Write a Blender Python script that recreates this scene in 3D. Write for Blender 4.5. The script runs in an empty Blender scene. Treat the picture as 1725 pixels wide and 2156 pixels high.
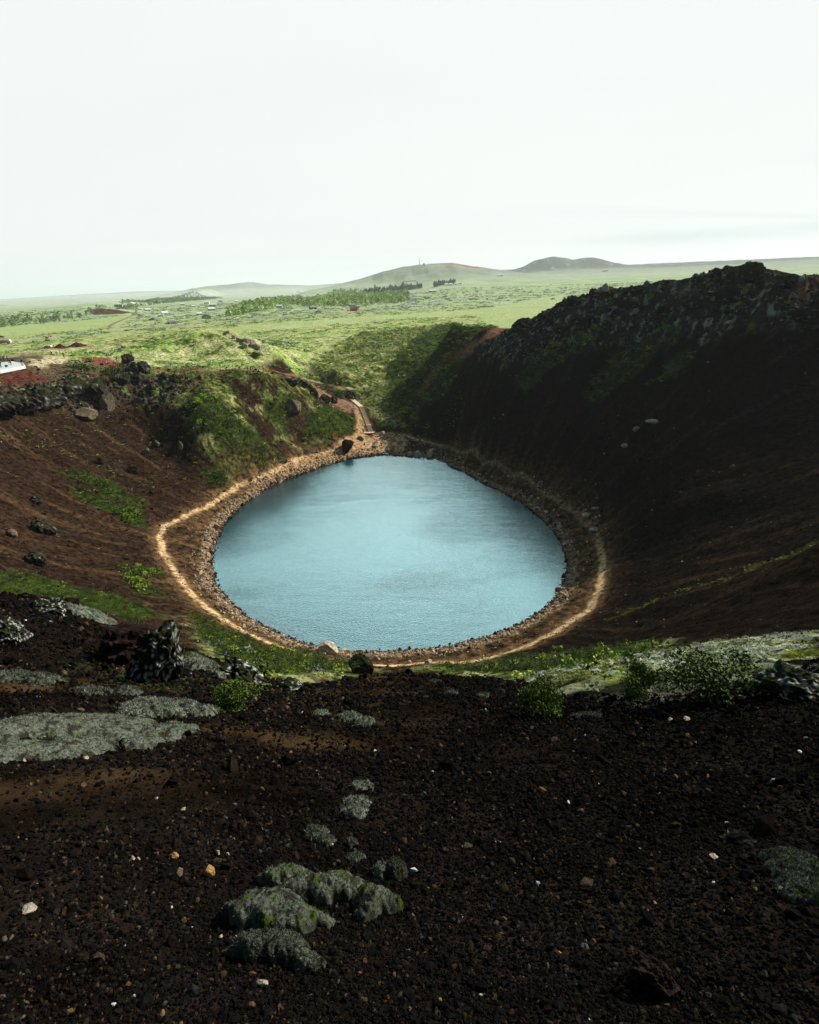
import bpy, bmesh, math, random
import numpy as np
from concurrent.futures import ThreadPoolExecutor
from mathutils import Vector, Matrix, Quaternion
random.seed(7); RNG = np.random.default_rng(11)
S = bpy.context.scene; COL = S.collection
rad = math.radians
# ---------------------------------------------------------------- camera
CZ = 52.0; FP = 1200.0
ROLL = math.atan(.0342); PITCH = math.atan((1078-598.5)*math.cos(ROLL)/FP)
CAM = np.array([0., 0., CZ])
f_ = np.array([0, math.cos(PITCH), -math.sin(PITCH)]); u0 = np.array([0, math.sin(PITCH), math.cos(PITCH)]); r0 = np.array([1., 0, 0])
R_ = math.cos(ROLL)*r0-math.sin(ROLL)*u0; U_ = math.sin(ROLL)*r0+math.cos(ROLL)*u0
cd = bpy.data.cameras.new('camera'); cam = bpy.data.objects.new('camera', cd); COL.objects.link(cam)
cam.matrix_world = Matrix([[R_[i], U_[i], -f_[i], CAM[i]] for i in range(3)]+[[0, 0, 0, 1]])
cd.sensor_fit = 'HORIZONTAL'; cd.sensor_width = 24; cd.lens = FP/1725*24; cd.clip_start = .05; cd.clip_end = 60000
S.camera = cam
# ---------------------------------------------------------------- light
SUN_AZ, SUN_EL = 62., 38.5       # azimuth from +Y towards +X
SUN_E, SKY_E, CLOUD_E = 5.0, .05, .86
S.view_settings.view_transform = 'Standard'; S.view_settings.look = 'None'
S.view_settings.exposure = 0.22; S.view_settings.gamma = 1.0; S.view_settings.use_curve_mapping = False
w = bpy.data.worlds.new('World'); S.world = w; w.use_nodes = True
nt = w.node_tree; nt.nodes.clear(); N = nt.nodes.new; L = nt.links.new
def mth(nt, op, a, b=None, c=None, clamp=False):
    n = nt.nodes.new('ShaderNodeMath'); n.operation = op; n.use_clamp = clamp
    for i, v in enumerate((a, b, c)):
        if v is None: continue
        if isinstance(v, (int, float)): n.inputs[i].default_value = v
        else: nt.links.new(v, n.inputs[i])
    return n.outputs[0]
def mixc(nt, fac, a, b, typ='MIX'):
    n = nt.nodes.new('ShaderNodeMix'); n.data_type = 'RGBA'; n.blend_type = typ
    for k, v in ((0, fac), (6, a), (7, b)):
        if isinstance(v, (int, float)): n.inputs[k].default_value = v
        elif isinstance(v, tuple): n.inputs[k].default_value = (*v, 1)
        else: nt.links.new(v, n.inputs[k])
    return n.outputs[2]
def maprange(nt, v, a, b, c=0., d=1., smooth=True):
    n = nt.nodes.new('ShaderNodeMapRange'); n.interpolation_type = 'SMOOTHSTEP' if smooth else 'LINEAR'
    nt.links.new(v, n.inputs[0])
    for i, q in enumerate((a, b, c, d)): n.inputs[i+1].default_value = q
    return n.outputs[0]
def noise(nt, vec, scale, detail=4, rough=.55, dist=0.):
    n = nt.nodes.new('ShaderNodeTexNoise'); nt.links.new(vec, n.inputs['Vector'])
    n.inputs['Scale'].default_value = scale; n.inputs['Detail'].default_value = detail
    n.inputs['Roughness'].default_value = rough; n.inputs['Distortion'].default_value = dist
    return n.outputs[0]
def mapping(nt, vec, scale=(1, 1, 1), rot=(0, 0, 0), loc=(0, 0, 0)):
    n = nt.nodes.new('ShaderNodeMapping'); nt.links.new(vec, n.inputs[0])
    n.inputs['Scale'].default_value = scale; n.inputs['Rotation'].default_value = rot; n.inputs['Location'].default_value = loc
    return n.outputs[0]
sky = N('ShaderNodeTexSky'); sky.sky_type = 'NISHITA'; sky.sun_disc = False
sky.sun_elevation = rad(SUN_EL); sky.sun_rotation = rad(SUN_AZ); sky.air_density = 1.4; sky.dust_density = 2.0
tc = N('ShaderNodeTexCoord'); sx = N('ShaderNodeSeparateXYZ'); L(tc.outputs['Generated'], sx.inputs[0])
zc = mth(nt, 'MAXIMUM', sx.outputs[2], 0.)
# cloud layer seen in perspective: direction divided by height
dz = mth(nt, 'ADD', zc, .11)
cx = mth(nt, 'DIVIDE', sx.outputs[0], dz); cy = mth(nt, 'DIVIDE', sx.outputs[1], dz)
cv = N('ShaderNodeCombineXYZ'); L(cx, cv.inputs[0]); L(cy, cv.inputs[1])
n1 = noise(nt, mapping(nt, cv.outputs[0], (.55, 1.25, 1), (0, 0, .35), (2.2, .6, 0)), 1.9, 6, .55, .5)
n2 = noise(nt, mapping(nt, cv.outputs[0], (.8, 1.3, 1), (0, 0, -.2), (3.1, 1.7, 0)), .55, 4, .5)
veil = maprange(nt, mth(nt, 'ADD', mth(nt, 'MULTIPLY', n1, .5), mth(nt, 'MULTIPLY', n2, .5)), .40, .58, .0, 1.)
low = maprange(nt, zc, .40, .56, 1., 0.)            # unbroken milky veil low down, broken cloud higher up
front = maprange(nt, sx.outputs[1], .30, .74, .03, 1.)
cover = mth(nt, 'MAXIMUM', mth(nt, 'MULTIPLY', low, front), mth(nt, 'MULTIPLY', mth(nt, 'MULTIPLY', veil, front), .75))
streak = noise(nt, mapping(nt, cv.outputs[0], (.10, .75, 1), (0, 0, .12), (0, 2.3, 0)), 1.6, 5, .5)
stk = mth(nt, 'MULTIPLY', maprange(nt, streak, .50, .68, 0., .5), mth(nt, 'MULTIPLY', maprange(nt, zc, .16, .04, .12, .8), maprange(nt, sx.outputs[0], .1, .45, .12, 1.)))
band = mth(nt, 'MULTIPLY', mth(nt, 'MULTIPLY', maprange(nt, zc, .034, .050), maprange(nt, zc, .066, .052)), mth(nt, 'MULTIPLY', maprange(nt, sx.outputs[0], .22, .40), maprange(nt, n2, .35, .6, .2, .55)))
stk = mth(nt, 'MAXIMUM', stk, band); stk = mth(nt, 'ADD', stk, maprange(nt, n2, .3, .7, .0, .10))
ccol = mixc(nt, stk, (.925, .955, .945), (.66, .75, .77))
boost = mth(nt, 'MULTIPLY', maprange(nt, zc, .345, .42, 0., 5.4), maprange(nt, n1, .40, .56, .10, 1.))
ccol = mixc(nt, boost, ccol, mixc(nt, 1., ccol, (.64, 1.05, 1.09), 'MULTIPLY'))
boost = mth(nt, 'MULTIPLY', boost, maprange(nt, zc, .47, .60, 1., .0)); sc_n = nt.nodes.new('ShaderNodeVectorMath'); sc_n.operation = 'SCALE'; L(ccol, sc_n.inputs[0]); L(mth(nt, 'ADD', boost, 1.), sc_n.inputs['Scale']); ccol = sc_n.outputs[0]
b1 = N('ShaderNodeBackground'); L(sky.outputs[0], b1.inputs[0]); b1.inputs[1].default_value = SKY_E
b2 = N('ShaderNodeBackground'); L(ccol, b2.inputs[0]); b2.inputs[1].default_value = CLOUD_E
ms = N('ShaderNodeMixShader'); L(cover, ms.inputs[0]); L(b1.outputs[0], ms.inputs[1]); L(b2.outputs[0], ms.inputs[2])
wo = N('ShaderNodeOutputWorld'); L(ms.outputs[0], wo.inputs[0])
sd_ = bpy.data.lights.new('sun', 'SUN'); sd_.energy = SUN_E; sd_.angle = rad(.6); sd_.color = (1, .93, .80)
so = bpy.data.objects.new('sun', sd_); COL.objects.link(so)
sdir = Vector((math.sin(rad(SUN_AZ))*math.cos(rad(SUN_EL)), math.cos(rad(SUN_AZ))*math.cos(rad(SUN_EL)), math.sin(rad(SUN_EL))))
so.rotation_euler = sdir.to_track_quat('Z', 'Y').to_euler(); so.location = (60, 0, 120)
try:
    S.cycles.max_bounces = 6; S.cycles.diffuse_bounces = 2; S.cycles.glossy_bounces = 3; S.cycles.volume_bounces = 1
    S.cycles.use_denoising = True
except Exception: pass
# ---------------------------------------------------------------- pixel rays (photo seen at 1725 x 2156)
def ray(x, y): return f_+R_*(x-862.5)/FP-U_*(y-1078)/FP
def uz(x, y, z):
    d = ray(x, y); return CAM+d*(z-CZ)/d[2]
def ud(x, y, h):
    d = ray(x, y); return CAM+d*h/math.hypot(d[0], d[1])
# ---------------------------------------------------------------- noise
PT = np.random.default_rng(5).permutation(256).astype(np.int32); PT = np.concatenate([PT, PT])
GA = np.linspace(0, 2*np.pi, 256, endpoint=False); G2 = np.stack([np.cos(GA), np.sin(GA)], 1).astype(np.float32)
def n2d(x, y, s=0):
    x = np.asarray(x, np.float32)+s*17.31; y = np.asarray(y, np.float32)+s*9.7
    xi = np.floor(x).astype(np.int32); yi = np.floor(y).astype(np.int32); xf = x-xi; yf = y-yi
    u = xf*xf*xf*(xf*(xf*6-15)+10); v = yf*yf*yf*(yf*(yf*6-15)+10)
    def g(a, b, dx, dy):
        h = PT[(PT[a & 255]+b) & 255]; q = G2[h]; return q[..., 0]*dx+q[..., 1]*dy
    a = g(xi, yi, xf, yf); b = g(xi+1, yi, xf-1, yf); c = g(xi, yi+1, xf, yf-1); d = g(xi+1, yi+1, xf-1, yf-1)
    return (a+(b-a)*u+(c-a)*v+(a-b-c+d)*u*v)*1.5
def fbm(x, y, oct=4, s=0, gain=.5):
    t = 0; a = 1.; n = 0
    for i in range(oct):
        t = t+a*n2d(x*2**i, y*2**i, s+i*3); n += a; a *= gain
    return t/n
def ridge(x, y, oct=4, s=0):
    t = 0; a = 1.; n = 0
    for i in range(oct):
        t = t+a*(1-2*np.abs(n2d(x*2**i, y*2**i, s+i*5))); n += a; a *= .55
    return t/n
def n3d(p, s=0):
    a = n2d(p[:, 0], p[:, 1], s); b = n2d(p[:, 1]+5.2, p[:, 2], s+1); c = n2d(p[:, 2]+1.3, p[:, 0], s+2)
    return (a+b+c)/1.7
def sstep(a, b, x):
    t = np.clip((x-a)/(b-a), 0, 1); return t*t*(3-2*t)
def lerp(a, b, m):
    return a+(b-a)*m
# ---------------------------------------------------------------- control points of the terrain
SHORE_PX = [(800,958),(740,966),(680,982),(600,1012),(560,1030),(510,1066),(475,1100),(455,1140),(446,1190),(455,1230),(480,1262),(520,1298),(580,1330),(640,1355),(720,1370),(800,1372),(900,1366),(980,1352),(1050,1332),(1110,1305),(1160,1270),(1184,1230),(1193,1187),(1184,1153),(1169,1126),(1150,1102),(1113,1071),(1095,1056),(1064,1041),(1022,1022),(988,1001),(950,984),(934,970),(860,962)]
def dense(P, step, closed=False):
    P = np.array(P, float); n = len(P); out = []
    for i in range(n if closed else n-1):
        a, b = P[i], P[(i+1) % n]; k = max(1, int(np.linalg.norm(b-a)/step))
        for j in range(k): out.append(a+(b-a)*j/k)
    if not closed: out.append(P[-1])
    return np.array(out)
SHORE = np.array([uz(x, y, 0)[:2] for x, y in SHORE_PX])
CP = []
def cp(*p): CP.append(tuple(float(v) for v in p[:3]))
for p in dense(SHORE, 7, True): cp(p[0], p[1], 0)
LC = SHORE.mean(0)
for a in range(10):
    t = a*math.pi/5
    for k in (.45, .8):
        q = SHORE[int(a*3.1) % len(SHORE)]; q = LC+(q-LC)*k; cp(q[0], q[1], -2.2 if k == .8 else -5)
TRAIL_PX = [(745,942,2.4),(700,950,2.4),(640,962,2.6),(560,1000,2.8),(500,1020,3.0),(470,1040,3.2),(420,1070,3.6),(380,1090,4),(345,1105,4.2),(335,1130,4.2),(345,1165,4),(375,1210,3.4),(410,1255,3),(460,1295,2.6),(520,1330,2.5),(600,1362,2.5),(700,1385,2.4),(790,1398,2.4),(860,1397,2.4),(940,1393,2.4),(1000,1390,2.4),(1080,1372,2.4),(1150,1340,2.5),(1210,1300,2.5),(1245,1275,2.5),(1262,1240,2.8),(1270,1180,3),(1255,1120,3),(1212,1078,3),(1140,1032,3),(1075,995,2.8),(1020,972,2.6),(975,952,2.4),(905,930,2.4),(840,915,2.2)]
TRAIL = np.array([uz(*q) for q in TRAIL_PX])
for p in TRAIL: cp(*p)
# walls: line from a foot point to a rim point, bulge = offset in m at mid height
def wall(a, b, ks=(.25, .5, .75), bulge=(0, 0, 0)):
    a = np.array(a); b = np.array(b)
    for k, g in zip(ks, bulge):
        p = a+(b-a)*k; cp(p[0], p[1], p[2]+g)
    cp(*b)
# left rim, clockwise from camera
RIM_L = [((-18,2,51),None),((-45,18,50.5),(-22,45,21)),((-75,45,48),(-45,78,6)),((-98,85,43),(-56,97,5)),((-108,122,37.5),(-60,112,5)),((-107,155,33.5),(-57,128,4.5)),((-92,172,29),(-52,140,4))]
for b, a in RIM_L:
    if a is None: cp(*b)
    else: wall(a, b, bulge=(-1.5, -1.2, -.4))
for q in [(150,775,29.5),(270,765,29),(330,790,27.5),(420,790,27),(530,783,27),(590,790,24)]: cp(*uz(*q))
wall(uz(500,1020,3), uz(420,850,23), bulge=(-1, -1, 0)); wall(uz(640,958,2.6), uz(560,800,25), bulge=(-.5, -.6, 0))
wall(uz(745,915,2.5), uz(640,825,18.5), bulge=(0, .3, .3))
# platform and surroundings
for q in [(0,765,34),(50,770,34),(0,783,34),(40,757,33.5),(100,740,31),(0,742,33)]: cp(*uz(*q))
# stairs
ST = [(781.5,910,1.9),(776,895,4.0),(760.5,856,9.0),(742.5,841,9.6),(738,838,9.8),(744.5,830,11.2),(745.7,824.7,12.2),(742,820.5,12.8),(735,817,13.2),(728,815,13.4),(700,811,14),(681.6,808,14.5),(657.8,802.6,15.6),(632,796,16.8)]
STW = [uz(*q) for q in ST]
for p in STW: cp(p[0], p[1], p[2]-.35)
# far green valley behind the lake
for q in [(850,880,6),(800,800,14),(860,800,14),(700,780,19),(840,740,21),(760,740,21),(620,760,22.5),(700,725,23.5),(850,700,24),(600,730,24),(930,700,27)]: cp(*uz(*q))
# knoll
for q in [(330,715,262),(400,700,262),(470,697,262),(520,712,258),(570,730,250)]: cp(*ud(*q))
for q in [(420,760,27),(540,765,26)]: cp(*uz(*q))
# right rim (far to near) and wall
RR = [((955,690),238,(905,925,2.6)),((1010,700),218,(930,945,2.6)),((1085,688),200,(1000,975,3)),((1180,645),192,(1060,1003,3)),((1270,612),186,(1120,1035,3)),((1400,598),178,(1180,1065,3.2)),((1500,575),170,(1215,1090,3.2)),((1575,566),165,(1240,1120,3.2)),((1650,590),158,(1262,1160,3.2)),((1725,592),152,(1272,1200,3.2))]
for (x, y), d, ft in RR:
    b = ud(x, y, d); wall(uz(*ft), b, bulge=(-4.5, -5, -2) if x < 1050 else (-1.2, -1.4, -.6))
    cp(b[0]+9, b[1]+5, b[2]-1.0); cp(b[0]+40, b[1]+25, 30)
for b, a in [((96,104,45.5),(36,78,5)),((97,80,45),(36,68,10)),((88,52,48.5),(33,55,16)),((66,26,50.5),None),((34,6,51),None)]:  # unseen stretch of rim, its dip shaped to let sunlight through
    if a: wall(a, b, bulge=(-1, -1, -.5))
    else: cp(*b)
    cp(b[0]+25, b[1]-10, b[2]-3)
# near ground
for x, y in [(0,0),(0,2.5),(0,5),(0,8),(-3,1),(3,1),(-3,4.5),(3,4.5),(-5,8),(5,8),(-7,3),(7,3)]:
    cp(x, y, 50.35-.64*y+(.13*abs(x) if x < 0 else .10*x))
cp(0,-5,50.9); cp(-8,-4,51); cp(8,-4,51.2); cp(0,-25,48); cp(-30,-20,47); cp(30,-20,47)
BROW = [(0,1262,19),(110,1272,18.5),(240,1318,17),(330,1345,15.5),(420,1380,15),(540,1445,15),(640,1458,14.5),(760,1428,15.5),(900,1428,16.5),(1050,1436,16.5),(1180,1466,15.5),(1300,1480,14),(1450,1480,13),(1560,1465,12.5),(1640,1440,12),(1725,1425,11.5)]
for x, y, d in BROW:
    cp(*ud(x, y, d))
    if x <= 1050: cp(*ud(x, y+38, d*1.6)); cp(*ud(x, y+26, d*2.4))
    else: cp(*ud(x, y+14, d*1.25))
for q in [(1150,1448,24),(1150,1420,33),(1280,1450,21),(1280,1405,36),(1450,1440,20),(1450,1378,38),(1600,1425,19),(1600,1355,40),(1725,1405,18),(1725,1375,27),(1725,1340,41)]: cp(*ud(*q))
for q in [(1725,1240,26),(1725,1150,27),(1500,1240,17),(1400,1310,12)]: cp(*uz(*q))
# ---- far plain
def hill(px, D, wd, base):
    P = np.array([CAM+ray(x, y)*(D/ray(x, y)[1]) for x, y in px]); return (P[:, 0], P[:, 2], D, wd)
HILLS = [hill([(610,618),(700,602),(760,587),(800,575),(850,563),(895,557),(950,556),(990,562),(1030,568),(1080,574),(1200,590)], 2600, 380, 0),
 hill([(1050,590),(1075,574),(1110,560),(1135,547),(1160,542),(1180,544),(1200,549),(1235,543),(1250,547),(1275,554),(1310,566),(1400,590)], 3300, 300, 0),
 hill([(330,640),(410,610),(450,602),(500,598),(530,594),(560,599),(620,600),(660,601),(720,596),(770,598),(850,606),(900,612)], 6500, 900, 0),
 hill([(-2400,700),(-300,640),(0,631),(150,621),(300,613),(420,611),(600,607),(900,598),(1600,578),(2600,545),(5000,600)], 11500, 1500, 0),
 hill([(80,655),(150,644),(200,638),(240,634),(275,638),(330,655)], 1500, 180, 0),
 hill([(380,640),(415,615),(430,606),(470,622),(520,640)], 3400, 260, 0),
 hill([(-200,676),(0,668),(60,664),(150,655),(200,648),(255,657),(280,668)], 950, 95, 0),
 hill([(-600,650),(-100,640),(50,640),(200,645),(300,660)], 2200, 220, 0)]
PLZ = 24.; HILLN = 1.
def plain(x, y):
    r = np.hypot(x, y); az = np.arctan2(x, np.maximum(y, 1e-3))
    rt = sstep(-.06, .12, az)
    z = PLZ+rt*(98*np.clip((r-800)/3400, 0, 1)**1.15)+(1-rt)*0
    z = z+3.0*fbm(x/420, y/420, 3, 2)*sstep(300, 900, r)+.9*fbm(x/60, y/60, 3, 4)*sstep(260, 420, r)
    for hx, hz, D, wd in HILLS:
        inb = sstep(hx[0]-1, hx[0]+.1*(hx[-1]-hx[0]), x)*sstep(hx[-1]+1, hx[-1]-.1*(hx[-1]-hx[0]), x)
        k = np.exp(-np.abs((y-D)/wd)**2.2)*(1+.2*fbm(x/(D*.03), y/(D*.03), 3, 7)*sstep(0, wd*.6, np.abs(y-D)))*inb
        z = np.maximum(z, z+(np.interp(x, hx, hz)-z)*np.clip(k, 0, 1))
    z = z+5.5*ridge(x/150, y/150, 4, 12)*sstep(50, 110, z)*sstep(2200, 2600, y)*sstep(16000, 5000, r)*(HILLN if True else 1)
    return z
for r in (330, 400):
    for a in range(-70, 80, 8):
        if r == 330 and -40 < a < -12: continue
        x, y = r*math.sin(rad(a)), r*math.cos(rad(a)); cp(x, y, float(plain(np.array([x]), np.array([y]))[0]))
for a in range(90, 280, 20):
    cp(150*math.sin(rad(a)), 150*math.cos(rad(a)), 32)
for p in [(-160,60,36),(-170,130,31),(-165,200,28),(-150,260,26),(190,60,34),(190,150,30),(150,240,27)]: cp(*p)
CPA = np.array(CP)
# drop duplicates closer than 1 m
keep = []
for i, p in enumerate(CPA):
    if all((CPA[j, 0]-p[0])**2+(CPA[j, 1]-p[1])**2 > (1. if math.hypot(p[0], p[1]) < 20 else 9.) for j in keep): keep.append(i)
CPA = CPA[keep]
CC = 1.0
dd = np.sqrt((CPA[:, None, 0]-CPA[None, :, 0])**2+(CPA[:, None, 1]-CPA[None, :, 1])**2+CC**2)
A = np.zeros((len(CPA)+3,)*2); n = len(CPA); A[:n, :n] = dd-np.eye(n)*.02; A[:n, n] = 1; A[:n, n+1:] = CPA[:, :2]; A[n, :n] = 1; A[n+1:, :n] = CPA[:, :2].T
SOL = np.linalg.solve(A, np.concatenate([CPA[:, 2], np.zeros(3)]))
def crater(x, y):
    x = np.asarray(x, np.float64).ravel(); y = np.asarray(y, np.float64).ravel(); out = np.empty(len(x))
    cx32 = CPA[:, 0].astype(np.float32); cy32 = CPA[:, 1].astype(np.float32); W = SOL[:n]
    for i in range(0, len(x), 4000):
        a = x[i:i+4000].astype(np.float32)[:, None]; b = y[i:i+4000].astype(np.float32)[:, None]
        d = np.sqrt((a-cx32)**2+(b-cy32)**2+np.float32(CC**2)); out[i:i+4000] = d@W+SOL[n]+SOL[n+1]*a[:, 0]+SOL[n+2]*b[:, 0]
    return out
def H0(x, y):
    x = np.asarray(x, float); y = np.asarray(y, float); sh = x.shape; x = x.ravel(); y = y.ravel()
    r = np.hypot(x, y); w_ = sstep(300, 400, r); z = np.zeros_like(x)
    i = w_ < 1; z[i] += crater(x[i], y[i])*(1-w_[i]); i = w_ > 0; z[i] += plain(x[i], y[i])*w_[i]
    return z.reshape(sh)
def march(px, H, far=15000):
    """ground points under the photo pixels px (n x 2)"""
    px = np.atleast_2d(np.array(px, float)); D = np.array([ray(*q) for q in px]); D /= np.hypot(D[:, 0], D[:, 1])[:, None]
    t = np.concatenate([np.geomspace(.5, 600, 420), np.geomspace(610, far, 160)])
    P = CAM+D[:, None, :]*t[None, :, None]; h = H(P[..., 0], P[..., 1]); below = P[..., 2] < h; out = []
    for i in range(len(px)):
        k = int(np.argmax(below[i])) if below[i].any() else len(t)-1
        if k > 0 and below[i].any():
            a = P[i, k-1, 2]-h[i, k-1]; b = h[i, k]-P[i, k, 2]; s = a/(a+b+1e-9); out.append(P[i, k-1]+(P[i, k]-P[i, k-1])*s)
        else: out.append(P[i, k])
    return np.array(out)
def sdp(x, y, P):
    """signed distance to polygon P, negative inside"""
    d = np.full(x.shape, 1e9); ins = np.zeros(x.shape, bool); n = len(P)
    for i in range(n):
        a = P[i]; b = P[(i+1) % n]; e = b-a; wx = x-a[0]; wy = y-a[1]
        t = np.clip((wx*e[0]+wy*e[1])/(e@e+1e-9), 0, 1); d = np.minimum(d, (wx-e[0]*t)**2+(wy-e[1]*t)**2)
        c = ((a[1] <= y) & (b[1] > y)) | ((b[1] <= y) & (a[1] > y))
        with np.errstate(divide='ignore', invalid='ignore'): xi = a[0]+(y-a[1])*(e[0])/(e[1] if e[1] else 1e-9)
        ins ^= c & (x < xi)
    return np.where(ins, -np.sqrt(d), np.sqrt(d))
def sdl(x, y, P):
    d = np.full(x.shape, 1e9)
    for i in range(len(P)-1):
        a = P[i]; e = P[i+1]-a; t = np.clip(((x-a[0])*e[0]+(y-a[1])*e[1])/(e@e+1e-9), 0, 1)
        d = np.minimum(d, (x-a[0]-e[0]*t)**2+(y-a[1]-e[1]*t)**2)
    return np.sqrt(d)
def gated(fn, x, y, P, m):
    out = np.full(x.shape, 1e3); lo = P.min(0)-m; hi = P.max(0)+m
    i = (x > lo[0]) & (x < hi[0]) & (y > lo[1]) & (y < hi[1]); out[i] = fn(x[i], y[i], P); return out
def W2(px): return march(px, H0)[:, :2]
# ---------------------------------------------------------------- regions of the ground, as world outlines
def RG(px): return W2(px)
CRAG_R = RG([(1090,690),(1180,648),(1270,614),(1400,602),(1500,580),(1575,572),(1650,592),(1725,600),(1725,690),(1600,700),(1480,720),(1350,720),(1200,740),(1080,770),(1010,760),(1000,740)])
CRAG_L = RG([(0,822),(60,812),(110,815),(150,800),(240,815),(280,770),(300,800),(380,795),(430,805),(360,860),(250,850),(180,880),(100,860),(0,868)])
SCRUB = [RG(p) for p in [
 [(395,835),(430,830),(500,880),(560,930),(600,965),(560,985),(500,960),(440,920),(400,880)],
 [(655,862),(700,852),(748,880),(748,912),(700,928),(640,922),(650,885)],
 [(117,993),(176,998),(234,1015),(311,1066),(307,1083),(256,1059),(190,1026),(146,1007)],
 [(146,1025),(175,1030),(240,1060),(295,1090),(305,1110),(270,1105),(200,1065),(150,1040)],
 [(255,1205),(290,1200),(330,1235),(325,1255),(290,1250)],
 [(290,1190),(350,1200),(372,1215),(350,1222)],
 [(0,1210),(60,1212),(120,1232),(200,1252),(300,1275),(340,1300),(290,1312),(150,1272),(80,1256),(0,1248)],
 [(405,1290),(480,1325),(560,1350),(640,1366),(700,1385),(750,1402),(700,1412),(600,1425),(540,1425),(500,1400),(430,1350)],
 [(920,1405),(1000,1400),(1100,1390),(1250,1375),(1360,1362),(1350,1385),(1150,1412),(1000,1415)],
 [(815,780),(850,740),(900,700),(960,680),(1050,692),(975,760),(895,840),(862,900),(835,880),(825,830)],
 [(1085,800),(1150,740),(1230,700),(1290,680),(1270,720),(1180,770),(1110,830)],
 [(1230,830),(1290,760),(1380,710),(1420,690),(1400,740),(1320,800),(1250,850)],
 [(1350,820),(1440,740),(1470,735),(1420,800)],
 [(560,850),(620,830),(640,860),(600,890),(560,880)],
 [(430,1000),(455,985),(485,1015),(470,1028),(440,1020)],
 [(915,760),(985,740),(960,800),(900,860),(885,850)]]]
GRASSY = [RG(p) for p in [
 [(300,780),(420,780),(520,786),(620,800),(660,840),(640,870),(560,860),(600,900),(700,930),(640,956),(560,990),(500,1015),(440,1000),(470,960),(420,930),(380,880),(330,850),(300,810)],
 [(752,850),(700,812),(640,792),(760,700),(860,690),(960,680),(880,800),(862,905),(800,905),(775,860)],
 [(395,1290),(500,1335),(640,1372),(760,1400),(780,1412),(640,1440),(540,1440),(500,1400),(420,1350)],
 [(900,1408),(1000,1398),(1250,1372),(1400,1355),(1400,1400),(1150,1425),(950,1420)]]]
MOSSY = RG([(1105,1432),(1120,1415),(1250,1400),(1370,1383),(1500,1356),(1725,1328),(1725,1400),(1600,1440),(1400,1462),(1200,1455)])
YEL = [RG(dense([(1290,1300),(1420,1255),(1520,1225),(1600,1190),(1725,1148)], 30)), RG(dense([(990,770),(930,850),(890,900)], 20))]
SAND = RG([(742,846),(762,860),(782,905),(830,912),(860,930),(845,958),(800,954),(740,962),(680,978),(600,1008),(560,1026),(520,1036),(560,998),(640,960),(700,943),(740,918),(752,880)])
BROWNP = RG([(640,800),(690,830),(740,845),(748,862),(720,866),(680,848),(640,815)])
REDP = RG([(160,752),(230,755),(258,765),(268,777),(240,777),(200,768)])
REDL = RG([(0,785),(55,776),(90,792),(130,815),(60,812),(0,822)])
FLAT = RG([(60,762),(100,752),(145,757),(120,768),(90,774),(65,770)])
BROWNR = RG([(1640,612),(1725,604),(1725,650),(1660,645)])
def RL(px, st=12): return RG(dense(px, st))
REDLINES = [(RL([(384,785),(465,783),(497,779),(563,779)]), .9), (RL([(193,732),(248,722),(268,715),(330,706)]), 1.6), (RL([(563,779),(600,790),(632,796)]), .7), (RL([(735,817),(715,814),(681,808),(632,796)]), .8), (RL([(258,765),(300,778),(384,785)]), .8), (RL([(395,697),(440,696)]), 1.2)]
DIRT = (RL([(0,755),(60,744),(100,739),(150,734),(195,732)]), 3.6)
STREAK = (RL([(1060,690),(1000,730),(929,768),(889,822)]), 2.2)
TR2 = TRAIL[:, :2]
FIELD1 = RG([(-60,706),(0,690),(100,682),(270,664),(290,664),(250,686),(100,700),(0,712)])
FIELD2 = [RG([(330,706),(500,688),(700,672),(850,662),(1000,652),(1100,636),(1190,618),(1190,642),(1000,662),(800,676),(500,698)])]
QUARRY = RG([(188,651),(215,649),(285,657),(240,662),(195,662)])
HILLRED = None
def flow(x, y):
    """angle round the lake centre and distance from it"""
    dx = x-LC[0]; dy = y-LC[1]; return np.arctan2(dx, dy), np.hypot(dx, dy)
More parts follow.
